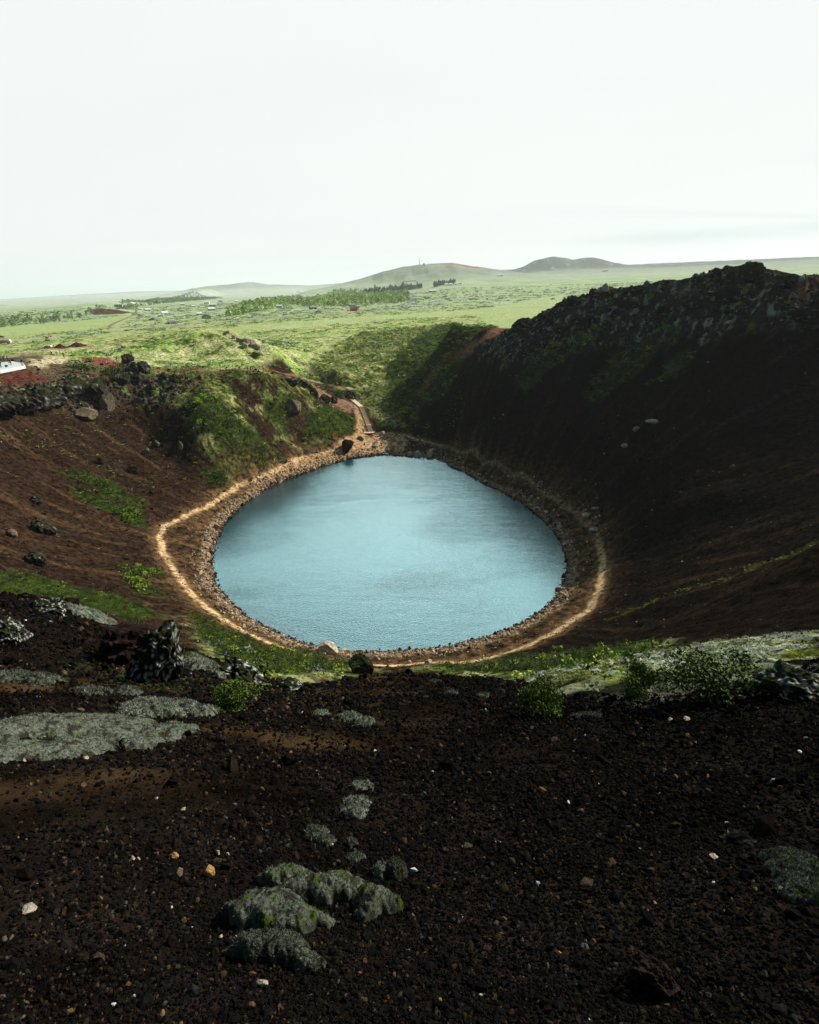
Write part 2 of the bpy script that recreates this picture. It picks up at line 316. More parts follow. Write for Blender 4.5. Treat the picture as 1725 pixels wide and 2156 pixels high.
def detail(x, y, z0=None):
    r = np.hypot(x, y); sh = gated(sdp, x, y, SHORE, 60.)
    z = np.zeros_like(x)
    near = 1-sstep(14, 30, r)
    z += near*(.05*fbm(x*1.1, y*1.1, 5, 21)+.035*ridge(x*3.2, y*3.2, 4, 22)*sstep(.8, 3, r)+.16*fbm(x*.35, y*.35, 3, 23)*sstep(2, 8, r))
    mid = sstep(10, 26, r)*(1-sstep(320, 460, r)); land = sstep(1.5, 12, sh)
    a, d = flow(x, y)
    z += mid*land*(.35*fbm(x*.07, y*.07, 3, 31)*3+.16*fbm(x*.45, y*.45, 4, 32)+.35*ridge(a*26, d*.03, 3, 33)*sstep(5, 18, sh))
    z += mid*.05*fbm(x*.8, y*.8, 3, 36)*sstep(-2, 1, sh)
    inner = sstep(30, 60, sh)*mid*(1-sstep(280, 330, r))
    z += inner*.5*np.abs(fbm(x*.12, y*.12, 4, 35))
    for P in (CRAG_R, CRAG_L):
        m = sstep(5, -3, gated(sdp, x, y, P, 12.)+3*fbm(x*.12, y*.12, 3, 41))
        t = ridge(x*.16, y*.16, 5, 42)+.5*ridge(x*.5, y*.5, 4, 43); st = np.abs(n2d(x*.22, y*.22, 44))
        z += m*(1.35*t+.9*sstep(.12, .35, st))*(1.0 if P is CRAG_R else .8)
    m = sstep(1, -2, gated(sdp, x, y, MOSSY, 12.)+1.2*fbm(x*.4, y*.4, 3, 45))
    if m.any(): z += m*(.22*(1-np.abs(fbm(x*.9, y*.9, 3, 46))*2.4)+.12*(1-np.abs(n2d(x*2.2, y*2.2, 47))*2))
    for P in SCRUB:
        m = sstep(2, -2, gated(sdp, x, y, P, 8.)); z += m*.25*fbm(x*.5, y*.5, 3, 48)
    # terrace of the trail around the left of the lake
    tr = gated(sdl, x, y, TR2, 8.); z -= .25*sstep(3.2, .8, tr)*(r > 30)
    z += .0006*np.maximum(r-900, 0)*0
    return z
DECKP = np.array([uz(x, y, 33.9)[:2] for x, y in [(-30,769),(24,762.5),(47,766),(53,773.5),(0,784),(-30,789)]])
def H(x, y):
    x = np.asarray(x, float); y = np.asarray(y, float); s = x.shape; x = x.ravel(); y = y.ravel()
    z = H0(x, y)+detail(x, y)
    for P_, wd in ((np.array(STW[:4]), 2.0), (np.array(STW[4:]), 1.8)):   # ground stays below the stairs
        lo = P_[:, :2].min(0)-5; hi = P_[:, :2].max(0)+5; i = np.where((x > lo[0]) & (x < hi[0]) & (y > lo[1]) & (y < hi[1]))[0]
        if not len(i): continue
        bd = np.full(len(i), 1e9); bz = np.zeros(len(i))
        for a, b in zip(P_[:-1], P_[1:]):
            e = b-a; t = np.clip(((x[i]-a[0])*e[0]+(y[i]-a[1])*e[1])/(e[:2]@e[:2]), 0, 1); d_ = np.hypot(x[i]-a[0]-e[0]*t, y[i]-a[1]-e[1]*t); m = d_ < bd; bd[m] = d_[m]; bz[m] = (a[2]+e[2]*t)[m]
        k = sstep(wd+1.8, wd-.6, bd); z[i] = z[i]*(1-k)+np.minimum(z[i], bz-.22)*k*.3+(bz-.28)*k*.7
    sd = gated(sdp, x, y, DECKP, 6.); z = np.where(sd < 2.5, np.minimum(z, 33.7+.25*np.maximum(sd, 0)), z)
    return z.reshape(s)
C3 = lambda *c: np.array(c, float)
def colour(x, y, z, slope):
    r = np.hypot(x, y); sh = gated(sdp, x, y, SHORE, 90.); a, d = flow(x, y); n_ = len(x)
    near = 1-sstep(16, 30, r)
    # --- scoria of the crater
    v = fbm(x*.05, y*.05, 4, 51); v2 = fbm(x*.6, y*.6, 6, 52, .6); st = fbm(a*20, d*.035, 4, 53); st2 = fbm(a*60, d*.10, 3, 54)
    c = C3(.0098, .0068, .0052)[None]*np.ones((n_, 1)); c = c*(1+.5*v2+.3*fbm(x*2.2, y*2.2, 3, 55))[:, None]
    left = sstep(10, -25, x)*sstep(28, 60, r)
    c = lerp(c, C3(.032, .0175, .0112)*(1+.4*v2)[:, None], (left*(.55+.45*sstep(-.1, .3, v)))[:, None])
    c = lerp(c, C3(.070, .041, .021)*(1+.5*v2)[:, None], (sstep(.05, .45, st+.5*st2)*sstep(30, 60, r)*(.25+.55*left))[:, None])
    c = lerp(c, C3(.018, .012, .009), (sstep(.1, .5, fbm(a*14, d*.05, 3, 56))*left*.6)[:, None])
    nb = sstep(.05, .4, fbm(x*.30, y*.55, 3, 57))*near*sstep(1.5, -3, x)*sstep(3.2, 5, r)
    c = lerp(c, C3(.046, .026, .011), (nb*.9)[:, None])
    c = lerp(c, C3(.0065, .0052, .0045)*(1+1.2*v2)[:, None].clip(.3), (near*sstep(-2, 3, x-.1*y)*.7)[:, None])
    m = sstep(26, 29, z)*sstep(-45, -60, x)*sstep(120, 140, y)*(1-.0*r); c = lerp(c, C3(.115, .080, .048)*(1+.5*v2)[:, None], (m*.85)[:, None])
    # --- outside the crater : grass and heath
    zr = z-0; outside = sstep(-4, 6, (y-238)+18*n2d(x*.02, y*.02, 60))*1.0
    leftout = sstep(0, 8, z-np.where(x < -60, 28.5, 99))*sstep(-80, -96, x)*sstep(120, 140, y)*.0
    outside = np.maximum(outside, sstep(172, 184, y+.25*x)*sstep(-35, -60, x)*sstep(24, 26.5, z))
    g1 = fbm(x*.035, y*.035, 4, 61); g2 = fbm(x*.16, y*.16, 4, 62); g3 = fbm(x*.7, y*.7, 3, 63)
    g = lerp(C3(.31, .35, .13), C3(.24, .35, .075), sstep(-.15, .25, g1)[:, None])
    g = lerp(g, C3(.50, .46, .27), (sstep(.05, .4, g2+.3*g3)*.85)[:, None])
    g = lerp(g, C3(.085, .11, .028), (sstep(.12, .34, -g2+.35*g3)*.9)[:, None])
    g = lerp(g, C3(.20, .25, .20), (sstep(.28, .42, fbm(x*.11, y*.11, 4, 64))*.6)[:, None])
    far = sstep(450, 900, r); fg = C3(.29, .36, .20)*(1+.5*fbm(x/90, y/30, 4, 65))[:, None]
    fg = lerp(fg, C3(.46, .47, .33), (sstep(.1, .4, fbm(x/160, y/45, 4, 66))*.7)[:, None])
    fg = lerp(fg, C3(.40, .44, .38)*(1+.4*fbm(x/260, y/110, 4, 68))[:, None], sstep(1400, 3200, r)[:, None]*.8)  # distant ground paled towards grey, haze painted into its colour
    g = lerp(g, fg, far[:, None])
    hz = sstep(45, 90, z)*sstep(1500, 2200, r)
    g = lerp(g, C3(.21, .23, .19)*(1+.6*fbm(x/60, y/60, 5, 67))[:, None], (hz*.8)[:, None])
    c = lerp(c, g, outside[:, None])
    hb = sstep(430, 560, x)*sstep(2800, 2950, y)*sstep(3900, 3600, y)*sstep(60, 80, z); rk_ = sstep(-.1, .25, ridge(x/55, y/90, 4, 69)); c = lerp(c, lerp(C3(.25, .28, .27), C3(.11, .12, .115), rk_[:, None]), (hb*.85)[:, None])
    def put(c, m, col, amt=1.): return lerp(c, col, np.clip(m*amt, 0, 1)[:, None])
    def reg(P, soft=2., na=2., ns=.15, s=70): return sstep(soft, -soft, gated(sdp, x, y, P, soft+na+4)+na*fbm(x*ns, y*ns, 4, s))
    for i, P in enumerate(GRASSY):
        m = reg(P, 3, 5, .14, 71+i); gg = lerp(C3(.12, .165, .035), C3(.27, .27, .11), sstep(-.1, .35, g2)[:, None])
        gg = lerp(gg, C3(.035, .05, .012), sstep(.0, .2, g3-g2*.3)[:, None]); gg = lerp(gg, C3(.07, .042, .024), sstep(.16, .34, fbm(x*.3, y*.3, 4, 100))[:, None]); mm = m*sstep(.16, -.02, fbm(x*.10, y*.10, 5, 75, .65)) if i == 0 else m*sstep(.5, .3, fbm(x*.14, y*.14, 4, 75))
        c = put(c, mm, gg, .92)
    for P in SCRUB: c = put(c, reg(P, 1.5, 3.2, .22, 76), C3(.024, .036, .008)*(1+.6*g3)[:, None])
    moss = C3(.21, .23, .165); mg = C3(.10, .115, .022)
    m = reg(MOSSY, .8, 2.2, .25, 77); mc = lerp(moss, mg, sstep(.05, .35, fbm(x*.35, y*.35, 4, 78))[:, None]); mc = mc*(.7+.6*sstep(.3, -.1, np.abs(fbm(x*.9, y*.9, 3, 46))*2.4-.3))[:, None]
    mc = lerp(mc, C3(.02, .018, .010), (sstep(.06, .28, fbm(x*1.1, y*1.1, 4, 79))*.95)[:, None]); c = put(c, m, mc)
    for i, P in enumerate(YEL): c = put(c, sstep(1.0, .1, gated(sdl, x, y, P, 6)+2.2*fbm(x*.45, y*.45, 4, 80, .7)+.3), C3(.10, .105, .02) if i == 0 else C3(.05, .065, .025), .4)
    for P in (CRAG_R, CRAG_L):
        m = sstep(2.5, -2, gated(sdp, x, y, P, 12.)+3*fbm(x*.16, y*.16, 4, 41)); li = sstep(.12, .36, fbm(x*.55, y*.55, 4, 81)+.2*fbm(x*.1, y*.1, 2, 82))
        cc = lerp((C3(.030, .026, .022) if P is CRAG_R else C3(.052, .037, .027))*(1+.6*v2)[:, None], (C3(.21, .24, .20) if P is CRAG_R else C3(.12, .13, .11)), (li*.8)[:, None]); cc = lerp(cc, C3(.10, .14, .03), (sstep(.15, .4, fbm(x*.25, y*.25, 3, 83))*.7)[:, None])
        c = put(c, m, cc, .95)
    c = put(c, reg(BROWNR, 2, 2, .2, 84), C3(.13, .07, .045)); c = put(c, reg(REDL, 2, 2, .2, 85), C3(.085, .026, .020))
    c = put(c, reg(FLAT, 1.5, 1.5, .3, 86), C3(.46, .38, .25)); c = put(c, reg(REDP, 1, 1, .4, 87), C3(.20, .065, .045))
    for P, w_ in REDLINES: c = put(c, sstep(w_+.5, w_-.3, gated(sdl, x, y, P, 6)+.6*fbm(x*.5, y*.5, 3, 88)), C3(.22, .08, .055))
    c = put(c, sstep(DIRT[1]+1, DIRT[1]-1, gated(sdl, x, y, DIRT[0], 8)+1.*fbm(x*.3, y*.3, 3, 89)), C3(.33, .25, .17))
    c = put(c, sstep(STREAK[1]+1, STREAK[1]-1, gated(sdl, x, y, STREAK[0], 8)+1.5*fbm(x*.3, y*.3, 3, 89)), C3(.14, .075, .04))
    c = put(c, reg(BROWNP, 1, 1.5, .3, 90), C3(.19, .11, .07))
    # --- beach
    tr = gated(sdl, x, y, TR2, 10.); ring = sstep(90, 0, sh)
    b1 = sstep(13, 5, sh+3*v2)*sstep(22, 40, r); c = put(c, b1, lerp(C3(.035, .022, .012), C3(.12, .068, .032), sstep(-.2, .4, v2+st)[:, None]), .85)
    b2 = (1-.6*sstep(0, 14, x)*sstep(92, 104, y))*sstep(3.0, 1.4, sh+1.6*v2+1.2*fbm(x*.12, y*.12, 3, 99))*sstep(22, 40, r); c = put(c, b2, C3(.27, .19, .12)*(1+.5*g3)[:, None], .9)  # stone band colour also faded where the right wall's shade falls
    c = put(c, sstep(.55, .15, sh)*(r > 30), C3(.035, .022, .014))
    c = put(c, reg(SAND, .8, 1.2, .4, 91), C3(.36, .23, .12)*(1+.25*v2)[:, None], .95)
    dim = 1-.75*sstep(0, 14, x)*sstep(92, 104, y)  # shade of the right wall painted into the trail colour
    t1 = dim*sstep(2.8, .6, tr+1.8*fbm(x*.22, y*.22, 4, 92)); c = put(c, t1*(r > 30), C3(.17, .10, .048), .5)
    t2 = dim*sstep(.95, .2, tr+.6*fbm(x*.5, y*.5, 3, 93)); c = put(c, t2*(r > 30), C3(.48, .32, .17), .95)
    # --- plain
    c = put(c, reg(FIELD1, 4, 6, .01, 94), C3(.31, .37, .155)*(1+.15*fbm(x/60, y/25, 3, 95))[:, None])
    for P in FIELD2: c = put(c, reg(P, 3, 6, .03, 96), C3(.34, .40, .19)*(1+.2*fbm(x/30, y/30, 3, 95))[:, None], .7)
    c = put(c, reg(QUARRY, 3, 5, .03, 97), C3(.06, .025, .022))
    m = sstep(-60, 60, x-ud(945, 570, 2600)[0])*sstep(170, 90, x-ud(945, 570, 2600)[0])*sstep(96, 110, z)*sstep(2150, 2300, y)*sstep(3000, 2700, y); c = put(c, m*sstep(.3, 0, fbm(x/70, y/70, 3, 98)), C3(.26, .11, .085))
    return np.clip(c, .004, .8)
# ---------------------------------------------------------------- mesh building
def mesh_np(name, V, F, colr=None, mat=None, smooth=False, parent=None, link=True):
    V = np.asarray(V, np.float32); F = np.asarray(F, np.int32); k = F.shape[1]
    me = bpy.data.meshes.new(name); me.vertices.add(len(V)); me.vertices.foreach_set('co', V.ravel())
    me.loops.add(F.size); me.loops.foreach_set('vertex_index', F.ravel())
    me.polygons.add(len(F)); me.polygons.foreach_set('loop_start', np.arange(0, F.size, k, dtype=np.int32))
    if smooth: me.polygons.foreach_set('use_smooth', np.ones(len(F), bool))
    else: me.polygons.foreach_set('use_smooth', np.zeros(len(F), bool))
    me.update(calc_edges=True)
    if colr is not None:
        at = me.color_attributes.new('Col', 'FLOAT_COLOR', 'POINT'); c4 = np.ones((len(V), 4), np.float32); c4[:, :3] = colr; at.data.foreach_set('color', c4.ravel())
    if mat: me.materials.append(mat)
    o = bpy.data.objects.new(name, me)
    if link: COL.objects.link(o)
    if parent is not None: o.parent = parent
    return o
def tag(o, label=None, cat=None, group=None, kind=None):
    if label: o['label'] = label
    if cat: o['category'] = cat
    if group: o['group'] = group
    if kind: o['kind'] = kind
    return o
def vmat(name, rough=.95, nsc=8., namt=.5, bump=.3, bsc=20., spec=.0, dist=.02, extra=None):
    m = bpy.data.materials.new(name); m.use_nodes = True; t = m.node_tree; b = t.nodes['Principled BSDF']
    at = t.nodes.new('ShaderNodeAttribute'); at.attribute_name = 'Col'; c = t.nodes.new('ShaderNodeTexCoord').outputs['Object']
    n1 = noise(t, c, nsc, 5, .6); k = maprange(t, n1, .34, .66, 1-namt, 1+namt, False)
    vm = t.nodes.new('ShaderNodeVectorMath'); vm.operation = 'SCALE'; t.links.new(at.outputs['Color'], vm.inputs[0]); t.links.new(k, vm.inputs['Scale'])
    t.links.new(vm.outputs[0], b.inputs['Base Color']); b.inputs['Roughness'].default_value = rough; b.inputs['Specular IOR Level'].default_value = spec
    if bump:
        bp = t.nodes.new('ShaderNodeBump'); bp.inputs['Strength'].default_value = bump; bp.inputs['Distance'].default_value = dist
        t.links.new(noise(t, c, bsc, 6, .65), bp.inputs['Height']); t.links.new(bp.outputs[0], b.inputs['Normal'])
    return m
def cmat(name, col, rough=.7, var=.15, nsc=6., metal=0., spec=.3):
    m = bpy.data.materials.new(name); m.use_nodes = True; t = m.node_tree; b = t.nodes['Principled BSDF']
    c = t.nodes.new('ShaderNodeTexCoord').outputs['Object']; k = maprange(t, noise(t, c, nsc, 4, .6), .3, .7, 0, 1, False)
    q = mixc(t, k, tuple(v*(1-var) for v in col), tuple(min(1, v*(1+var)) for v in col)); t.links.new(q, b.inputs['Base Color'])
    b.inputs['Roughness'].default_value = rough; b.inputs['Metallic'].default_value = metal; b.inputs['Specular IOR Level'].default_value = spec
    return m
M_GROUND = vmat('ground_scoria_and_grass', nsc=1.1, namt=.75, bump=1., bsc=2.2, dist=.30)
M_NEAR = vmat('scoria', nsc=30, namt=.5, bump=.6, bsc=90, dist=.006)
M_ROCK = vmat('lava_rock', nsc=3, namt=.5, bump=.7, bsc=9, dist=.08)
M_MOSS = vmat('moss', nsc=60, namt=.35, bump=.6, bsc=140, dist=.01)
M_LEAF = vmat('foliage', nsc=2, namt=.25, bump=0, spec=.2, rough=.7)
M_STONE = vmat('stone', nsc=6, namt=.35, bump=.4, bsc=20, dist=.03)
# ---------------------------------------------------------------- the ground, one sheet, finer near the photographer
QL = .85
az = np.concatenate([np.linspace(-180, -44, 90, endpoint=False), np.linspace(-44, 44, int(1150*QL)), np.linspace(44, 180, 91)[1:-1]])
rr = np.concatenate([np.geomspace(.15, 16, int(430*QL), endpoint=False), np.linspace(16, 60, int(250*QL), endpoint=False), np.linspace(60, 290, int(640*QL), endpoint=False), np.geomspace(290, 1500, int(260*QL), endpoint=False), np.geomspace(1500, 24000, 150)])
AA, RR_ = np.meshgrid(np.radians(az), rr); gx = (RR_*np.sin(AA)); gy = (RR_*np.cos(AA)); sh_ = gx.shape
def chunked(x, y):
    x = x.ravel(); y = y.ravel(); z = np.empty(len(x)); c = np.empty((len(x), 3))
    def job(i):
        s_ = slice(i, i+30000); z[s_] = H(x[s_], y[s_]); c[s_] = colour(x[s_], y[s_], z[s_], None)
    with ThreadPoolExecutor(4) as ex: list(ex.map(job, range(0, len(x), 30000)))
    return z, c
gz, gc = chunked(gx, gy); gz = gz.reshape(sh_)
V = np.stack([gx.ravel(), gy.ravel(), gz.ravel()], 1); nr, na_ = sh_
ii = np.arange(nr*na_).reshape(nr, na_); nx = np.roll(ii, -1, 1)
Fq = np.stack([ii[:-1].ravel(), nx[:-1].ravel(), nx[1:].ravel(), ii[1:].ravel()], 1)
V = np.vstack([V, [[0, 0, float(gz[0].mean())]]]); gc = np.vstack([gc, gc[:1]])
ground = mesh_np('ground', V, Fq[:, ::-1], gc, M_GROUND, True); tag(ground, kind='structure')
# ---------------------------------------------------------------- water
ang = np.linspace(0, 2*np.pi, 97)[:-1]
Wv = [(LC[0], LC[1], 0)]+[(LC[0]+(SHORE_R*math.sin(t)), LC[1]+SHORE_R*math.cos(t), 0) for SHORE_R in (62,) for t in ang]
water = mesh_np('water', Wv, [[0, 1+(i+1) % 96, 1+i] for i in range(96)], None, None); tag(water, kind='structure')
m = bpy.data.materials.new('lake_water'); m.use_nodes = True; t = m.node_tree; b = t.nodes['Principled BSDF']; oc = t.nodes.new('ShaderNodeTexCoord').outputs['Object']
wv = noise(t, mapping(t, oc, (1, 1.6, 1), (0, 0, .25)), 2.0, 4, .62, .3); wl = noise(t, mapping(t, oc, (.5, 1.4, 1), (0, 0, .25)), .35, 3, .5)
gust = maprange(t, noise(t, mapping(t, oc, (.018, .035, 1), (0, 0, .4)), 1., 4, .5, .6), .38, .62, 0, 1)
hgt = mth(t, 'ADD', mth(t, 'MULTIPLY', wv, .085), mth(t, 'MULTIPLY', wl, .10))
bp = t.nodes.new('ShaderNodeBump'); t.links.new(maprange(t, gust, 0, 1, .95, .45), bp.inputs['Strength']); bp.inputs['Distance'].default_value = 1.; t.links.new(hgt, bp.inputs['Height']); t.links.new(bp.outputs[0], b.inputs['Normal'])
t.links.new(mixc(t, gust, (.004, .034, .046), (.006, .044, .056)), b.inputs['Base Color']); t.links.new(maprange(t, gust, 0, 1, .10, .22), b.inputs['Roughness'])
b.inputs['IOR'].default_value = 2.2; b.inputs['Specular IOR Level'].default_value = .8; water.data.materials.append(m)
# ---------------------------------------------------------------- templates
def ico(sub):
    bm = bmesh.new(); bmesh.ops.create_icosphere(bm, subdivisions=sub, radius=1.)
    bm.verts.ensure_lookup_table(); V = np.array([v.co[:] for v in bm.verts]); F = np.array([[v.index for v in f.verts] for f in bm.faces]); bm.free(); return V, F
ICO = {s: ico(s) for s in (1, 2, 3, 4, 5)}
def rock_tpl(seed, sub=2, cuts=9, lo=.5, rough=.1):
    r = np.random.default_rng(seed); V, F = ICO[sub]; V = V.copy()
    for _ in range(cuts):
        n_ = r.normal(size=3); n_ /= np.linalg.norm(n_); d = r.uniform(lo, .95); q = V@n_; k = q > d; V[k] -= np.outer(q[k]-d, n_)
    V += rough*(n3d(V*1.7+seed, seed % 9)[:, None])*V; V *= r.uniform(.7, 1.2, 3); return V, F, np.ones(len(V))
def rotm(N_, rng, full=True):
    if not full:
        a = rng.uniform(0, 2*np.pi, N_); M = np.zeros((N_, 3, 3)); M[:, 0, 0] = np.cos(a); M[:, 0, 1] = -np.sin(a); M[:, 1, 0] = np.sin(a); M[:, 1, 1] = np.cos(a); M[:, 2, 2] = 1; return M
    q = rng.normal(size=(N_, 4)); q /= np.linalg.norm(q, axis=1)[:, None]; w_, x, y, z = q.T
    return np.stack([np.stack([1-2*(y*y+z*z), 2*(x*y-z*w_), 2*(x*z+y*w_)], 1), np.stack([2*(x*y+z*w_), 1-2*(x*x+z*z), 2*(y*z-x*w_)], 1), np.stack([2*(x*z-y*w_), 2*(y*z+x*w_), 1-2*(x*x+y*y)], 1)], 1)
def scatter(name, P, sc, tpls, colr, mat, full=True, smooth=False, seed=1, kind='stuff', parent=None):
    rng = np.random.default_rng(seed); n_ = len(P); P = np.asarray(P); sc = np.asarray(sc, float)
    if sc.ndim == 1: sc = sc[:, None]*np.ones(3)
    R = rotm(n_, rng, full); which = rng.integers(0, len(tpls), n_); VV = []; FF = []; CCo = []; off = 0; colr = np.broadcast_to(colr, (n_, 3))
    for k, (tv, tf, tcf) in enumerate(tpls):
        i = np.where(which == k)[0]
        if not len(i): continue
        if full: v = np.einsum('nij,vj->nvi', R[i], tv)*sc[i][:, None, :]
        else: v = np.einsum('nij,nvj->nvi', R[i], tv[None]*sc[i][:, None, :])
        v += P[i][:, None, :]; VV.append(v.reshape(-1, 3)); FF.append((tf[None]+(np.arange(len(i))*len(tv))[:, None, None]+off).reshape(-1, tf.shape[1]))
        CCo.append((colr[i][:, None, :]*tcf[None, :, None]).reshape(-1, 3)); off += len(i)*len(tv)
    o = mesh_np(name, np.concatenate(VV), np.concatenate(FF), np.concatenate(CCo), mat, smooth, parent)
    if kind: tag(o, kind=kind)
    return o
def bush_tpl(seed, n_=80, leaf=.2, flat=.75, lobes=6, fill=.35):
    r = np.random.default_rng(seed); c = r.normal(size=(lobes, 3))*[.45, .45, .22]+[0, 0, .45*flat]; R0 = r.uniform(.35, .6, lobes)
    k = r.integers(0, lobes, n_); d = r.normal(size=(n_, 3)); d /= np.linalg.norm(d, axis=1)[:, None]; d[:, 2] = np.abs(d[:, 2])*.9-.15
    p = c[k]+d*(R0[k]*r.uniform(fill, 1., n_)**.5)[:, None]*[1, 1, flat]; a = r.normal(size=(n_, 3)); a /= np.linalg.norm(a, axis=1)[:, None]
    b_ = np.cross(a, r.normal(size=(n_, 3))); b_ /= np.linalg.norm(b_, axis=1)[:, None]; s = leaf*r.uniform(.5, 1.3, n_)[:, None]
    V = np.stack([p-a*s*.5-b_*s*.3, p+a*s*.5-b_*s*.35, p+a*s*.15+b_*s*.5], 1).reshape(-1, 3); F = np.arange(n_*3).reshape(-1, 3)
    cf = np.repeat(r.uniform(.55, 1.5, n_), 3); return V, F, cf
def tree_tpl(seed, conif=False, n_=90, h=4.):
    r = np.random.default_rng(seed); t = r.uniform(.06, 1, n_)**(.8); rad_ = (1-t)*.28+.03 if conif else (.24*np.sin(np.clip(t, .05, 1)*np.pi)**.6+.03)
    a = r.uniform(0, 2*np.pi, n_); q = r.uniform(.5, 1, n_); p = np.stack([np.cos(a)*rad_*q, np.sin(a)*rad_*q, t], 1)
    d = r.normal(size=(n_, 3)); d[:, 2] -= .6*conif; d /= np.linalg.norm(d, axis=1)[:, None]; b_ = np.cross(d, r.normal(size=(n_, 3))); b_ /= np.linalg.norm(b_, axis=1)[:, None]; s = .13*r.uniform(.6, 1.4, n_)[:, None]
    V = np.stack([p-d*s-b_*s*.4, p+d*s-b_*s*.4, p+b_*s*.7], 1).reshape(-1, 3); cf = np.repeat(r.uniform(.55, 1.4, n_), 3)
    tv = np.array([[.02, 0, 0], [-.01, .017, 0], [-.01, -.017, 0], [0, 0, .9]]); tf = np.array([[0, 1, 3], [1, 2, 3], [2, 0, 3]])
    return np.vstack([V, tv]), np.vstack([np.arange(n_*3).reshape(-1, 3), tf+n_*3]), np.concatenate([cf, [.5]*4])
def inpoly(P, dens, seed, fn=None):
    rng = np.random.default_rng(seed); lo, hi = P.min(0), P.max(0); n_ = int(np.prod(hi-lo)*dens)+1; q = rng.uniform(lo, hi, (n_, 2))
    k = sdp(q[:, 0], q[:, 1], P) < 0
    if fn is not None: k &= fn(q[:, 0], q[:, 1])
    return q[k]
def onz(q, dz=0.): return np.column_stack([q, H(q[:, 0], q[:, 1])+dz])
# ---------------------------------------------------------------- gravel of the near slope
GT = [(lambda V, F, c: (V, F, c))(*rock_tpl(s, 1, 5, .5, .15)) for s in range(14)]
NG = 150000
NS = 420000; a = RNG.uniform(rad(-76), rad(76), NS); d = np.exp(RNG.uniform(math.log(.55), math.log(26), NS)); q = np.stack([d*np.sin(a), d*np.cos(a)], 1)
pz = 50.35-.64*q[:, 1]; vv = np.column_stack([q, pz-CZ]); wd_ = vv@f_; k = (wd_ > .2) & (np.abs((vv@R_)/wd_) < .72*1.55) & (np.abs((vv@U_)/wd_) < .9*1.15); q = q[k][:NG]; d = d[k][:NG]; NG = len(q)
P = onz(q); depth = np.hypot(d, CZ-P[:, 2]); bare = fbm(q[:, 0]*.30, q[:, 1]*.55, 3, 57)*(q[:, 0] < 1.5)*(d > 3.2)
keep = RNG.uniform(size=NG) > sstep(.0, .3, bare)*.72
inm = sstep(1, -1, gated(sdp, q[:, 0], q[:, 1], MOSSY, 3.)) > .3; keep &= ~inm; P = P[keep]; depth = depth[keep]; n_ = len(P)
sc = depth*.0023*np.exp(RNG.normal(-.12, .42, n_)); sc = np.clip(sc, .004, .13); big = RNG.uniform(size=n_) < .005; sc[big] *= RNG.uniform(1.5, 3.2, big.sum())
hue = RNG.uniform(size=n_); br = np.exp(RNG.normal(0, .55, n_))[:, None]
gcol = np.where((hue < .58)[:, None], C3(.0075, .0056, .0048), np.where((hue < .88)[:, None], C3(.015, .0095, .0066), np.where((hue < .96)[:, None], C3(.040, .028, .018), np.where((hue < .985)[:, None], C3(.080, .046, .020), np.where((hue < .9988)[:, None], C3(.035, .038, .036), C3(.42, .44, .42))))))*br
gcol[big] = C3(.013, .009, .007)*np.exp(RNG.normal(0, .4, big.sum()))[:, None]
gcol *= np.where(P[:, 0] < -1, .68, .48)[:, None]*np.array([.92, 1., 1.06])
sc3 = sc[:, None]*RNG.uniform(.6, 1.4, (n_, 3)); P[:, 2] += sc*.25
scatter('scoria_gravel', P, sc3, GT, np.clip(gcol, .005, .6), M_NEAR, seed=3)
# loose rubble on the walls further down
n_ = 60000; a = RNG.uniform(rad(-44), rad(44), n_); d = np.exp(RNG.uniform(math.log(26), math.log(240), n_)); q = np.stack([d*np.sin(a), d*np.cos(a)], 1)
sh = gated(sdp, q[:, 0], q[:, 1], SHORE, 90.); z = H(q[:, 0], q[:, 1]); k = (sh > 2) & (sh < 89) & (q[:, 1] < 210) & (RNG.uniform(size=n_) < .25+.75*sstep(-.1, .4, fbm(q[:, 0]*.06, q[:, 1]*.06, 3, 111)))
q = q[k]; z = z[k]; d = d[k]; n_ = len(q); sc = d*.0009*np.exp(RNG.normal(0, .5, n_)); hue = RNG.uniform(size=n_)
rc = np.where((hue < .7)[:, None], C3(.022, .0145, .0105), np.where((hue < .975)[:, None], C3(.075, .046, .027), C3(.22, .22, .20)))*np.exp(RNG.normal(0, .35, n_))[:, None]
RT = [rock_tpl(40+s, 1, 6, .45, .1) for s in range(10)]; RT2 = [rock_tpl(60+s, 2, 9, .45, .12) for s in range(8)]
scatter('slope_rubble', np.column_stack([q, z+sc*.2]), sc[:, None]*RNG.uniform(.6, 1.4, (n_, 3)), RT, np.clip(rc, .005, .6), M_STONE, seed=4)
# ---------------------------------------------------------------- stones of the shore
SD = dense(SHORE, .25, True); n_ = 13000; k = RNG.integers(0, len(SD), n_); k = k[(SD[k][:, 0] < 4) | (SD[k][:, 1] < 96) | (RNG.uniform(size=n_) < .4)]; n_ = len(k); cc = SD[k]; nn = cc-LC; nn /= np.linalg.norm(nn, axis=1)[:, None]
off = RNG.gamma(2.2, .62, n_)*(.75+.9*(fbm(cc[:, 0]*.09, cc[:, 1]*.09, 3, 113)+.3))-.3; far_ = cc[:, 1] > 120; off = np.where(off > 7, RNG.uniform(0, 6, n_), off); q = cc+nn*off[:, None]+RNG.normal(0, .3, (n_, 2))
z = H(q[:, 0], q[:, 1]); dist = np.hypot(q[:, 0], q[:, 1]); sc = (.08+.0005*dist)*np.exp(RNG.normal(0, .52, n_)); ok = (z > -.5); 
wet = sstep(.7, .1, off)[:, None]; rc = lerp(C3(.34, .25, .17)*np.exp(RNG.normal(0, .28, n_))[:, None], C3(.035, .022, .015), wet)
drk = (RNG.uniform(size=n_) < .25)[:, None]; rc = np.where(drk, rc*.35, rc)
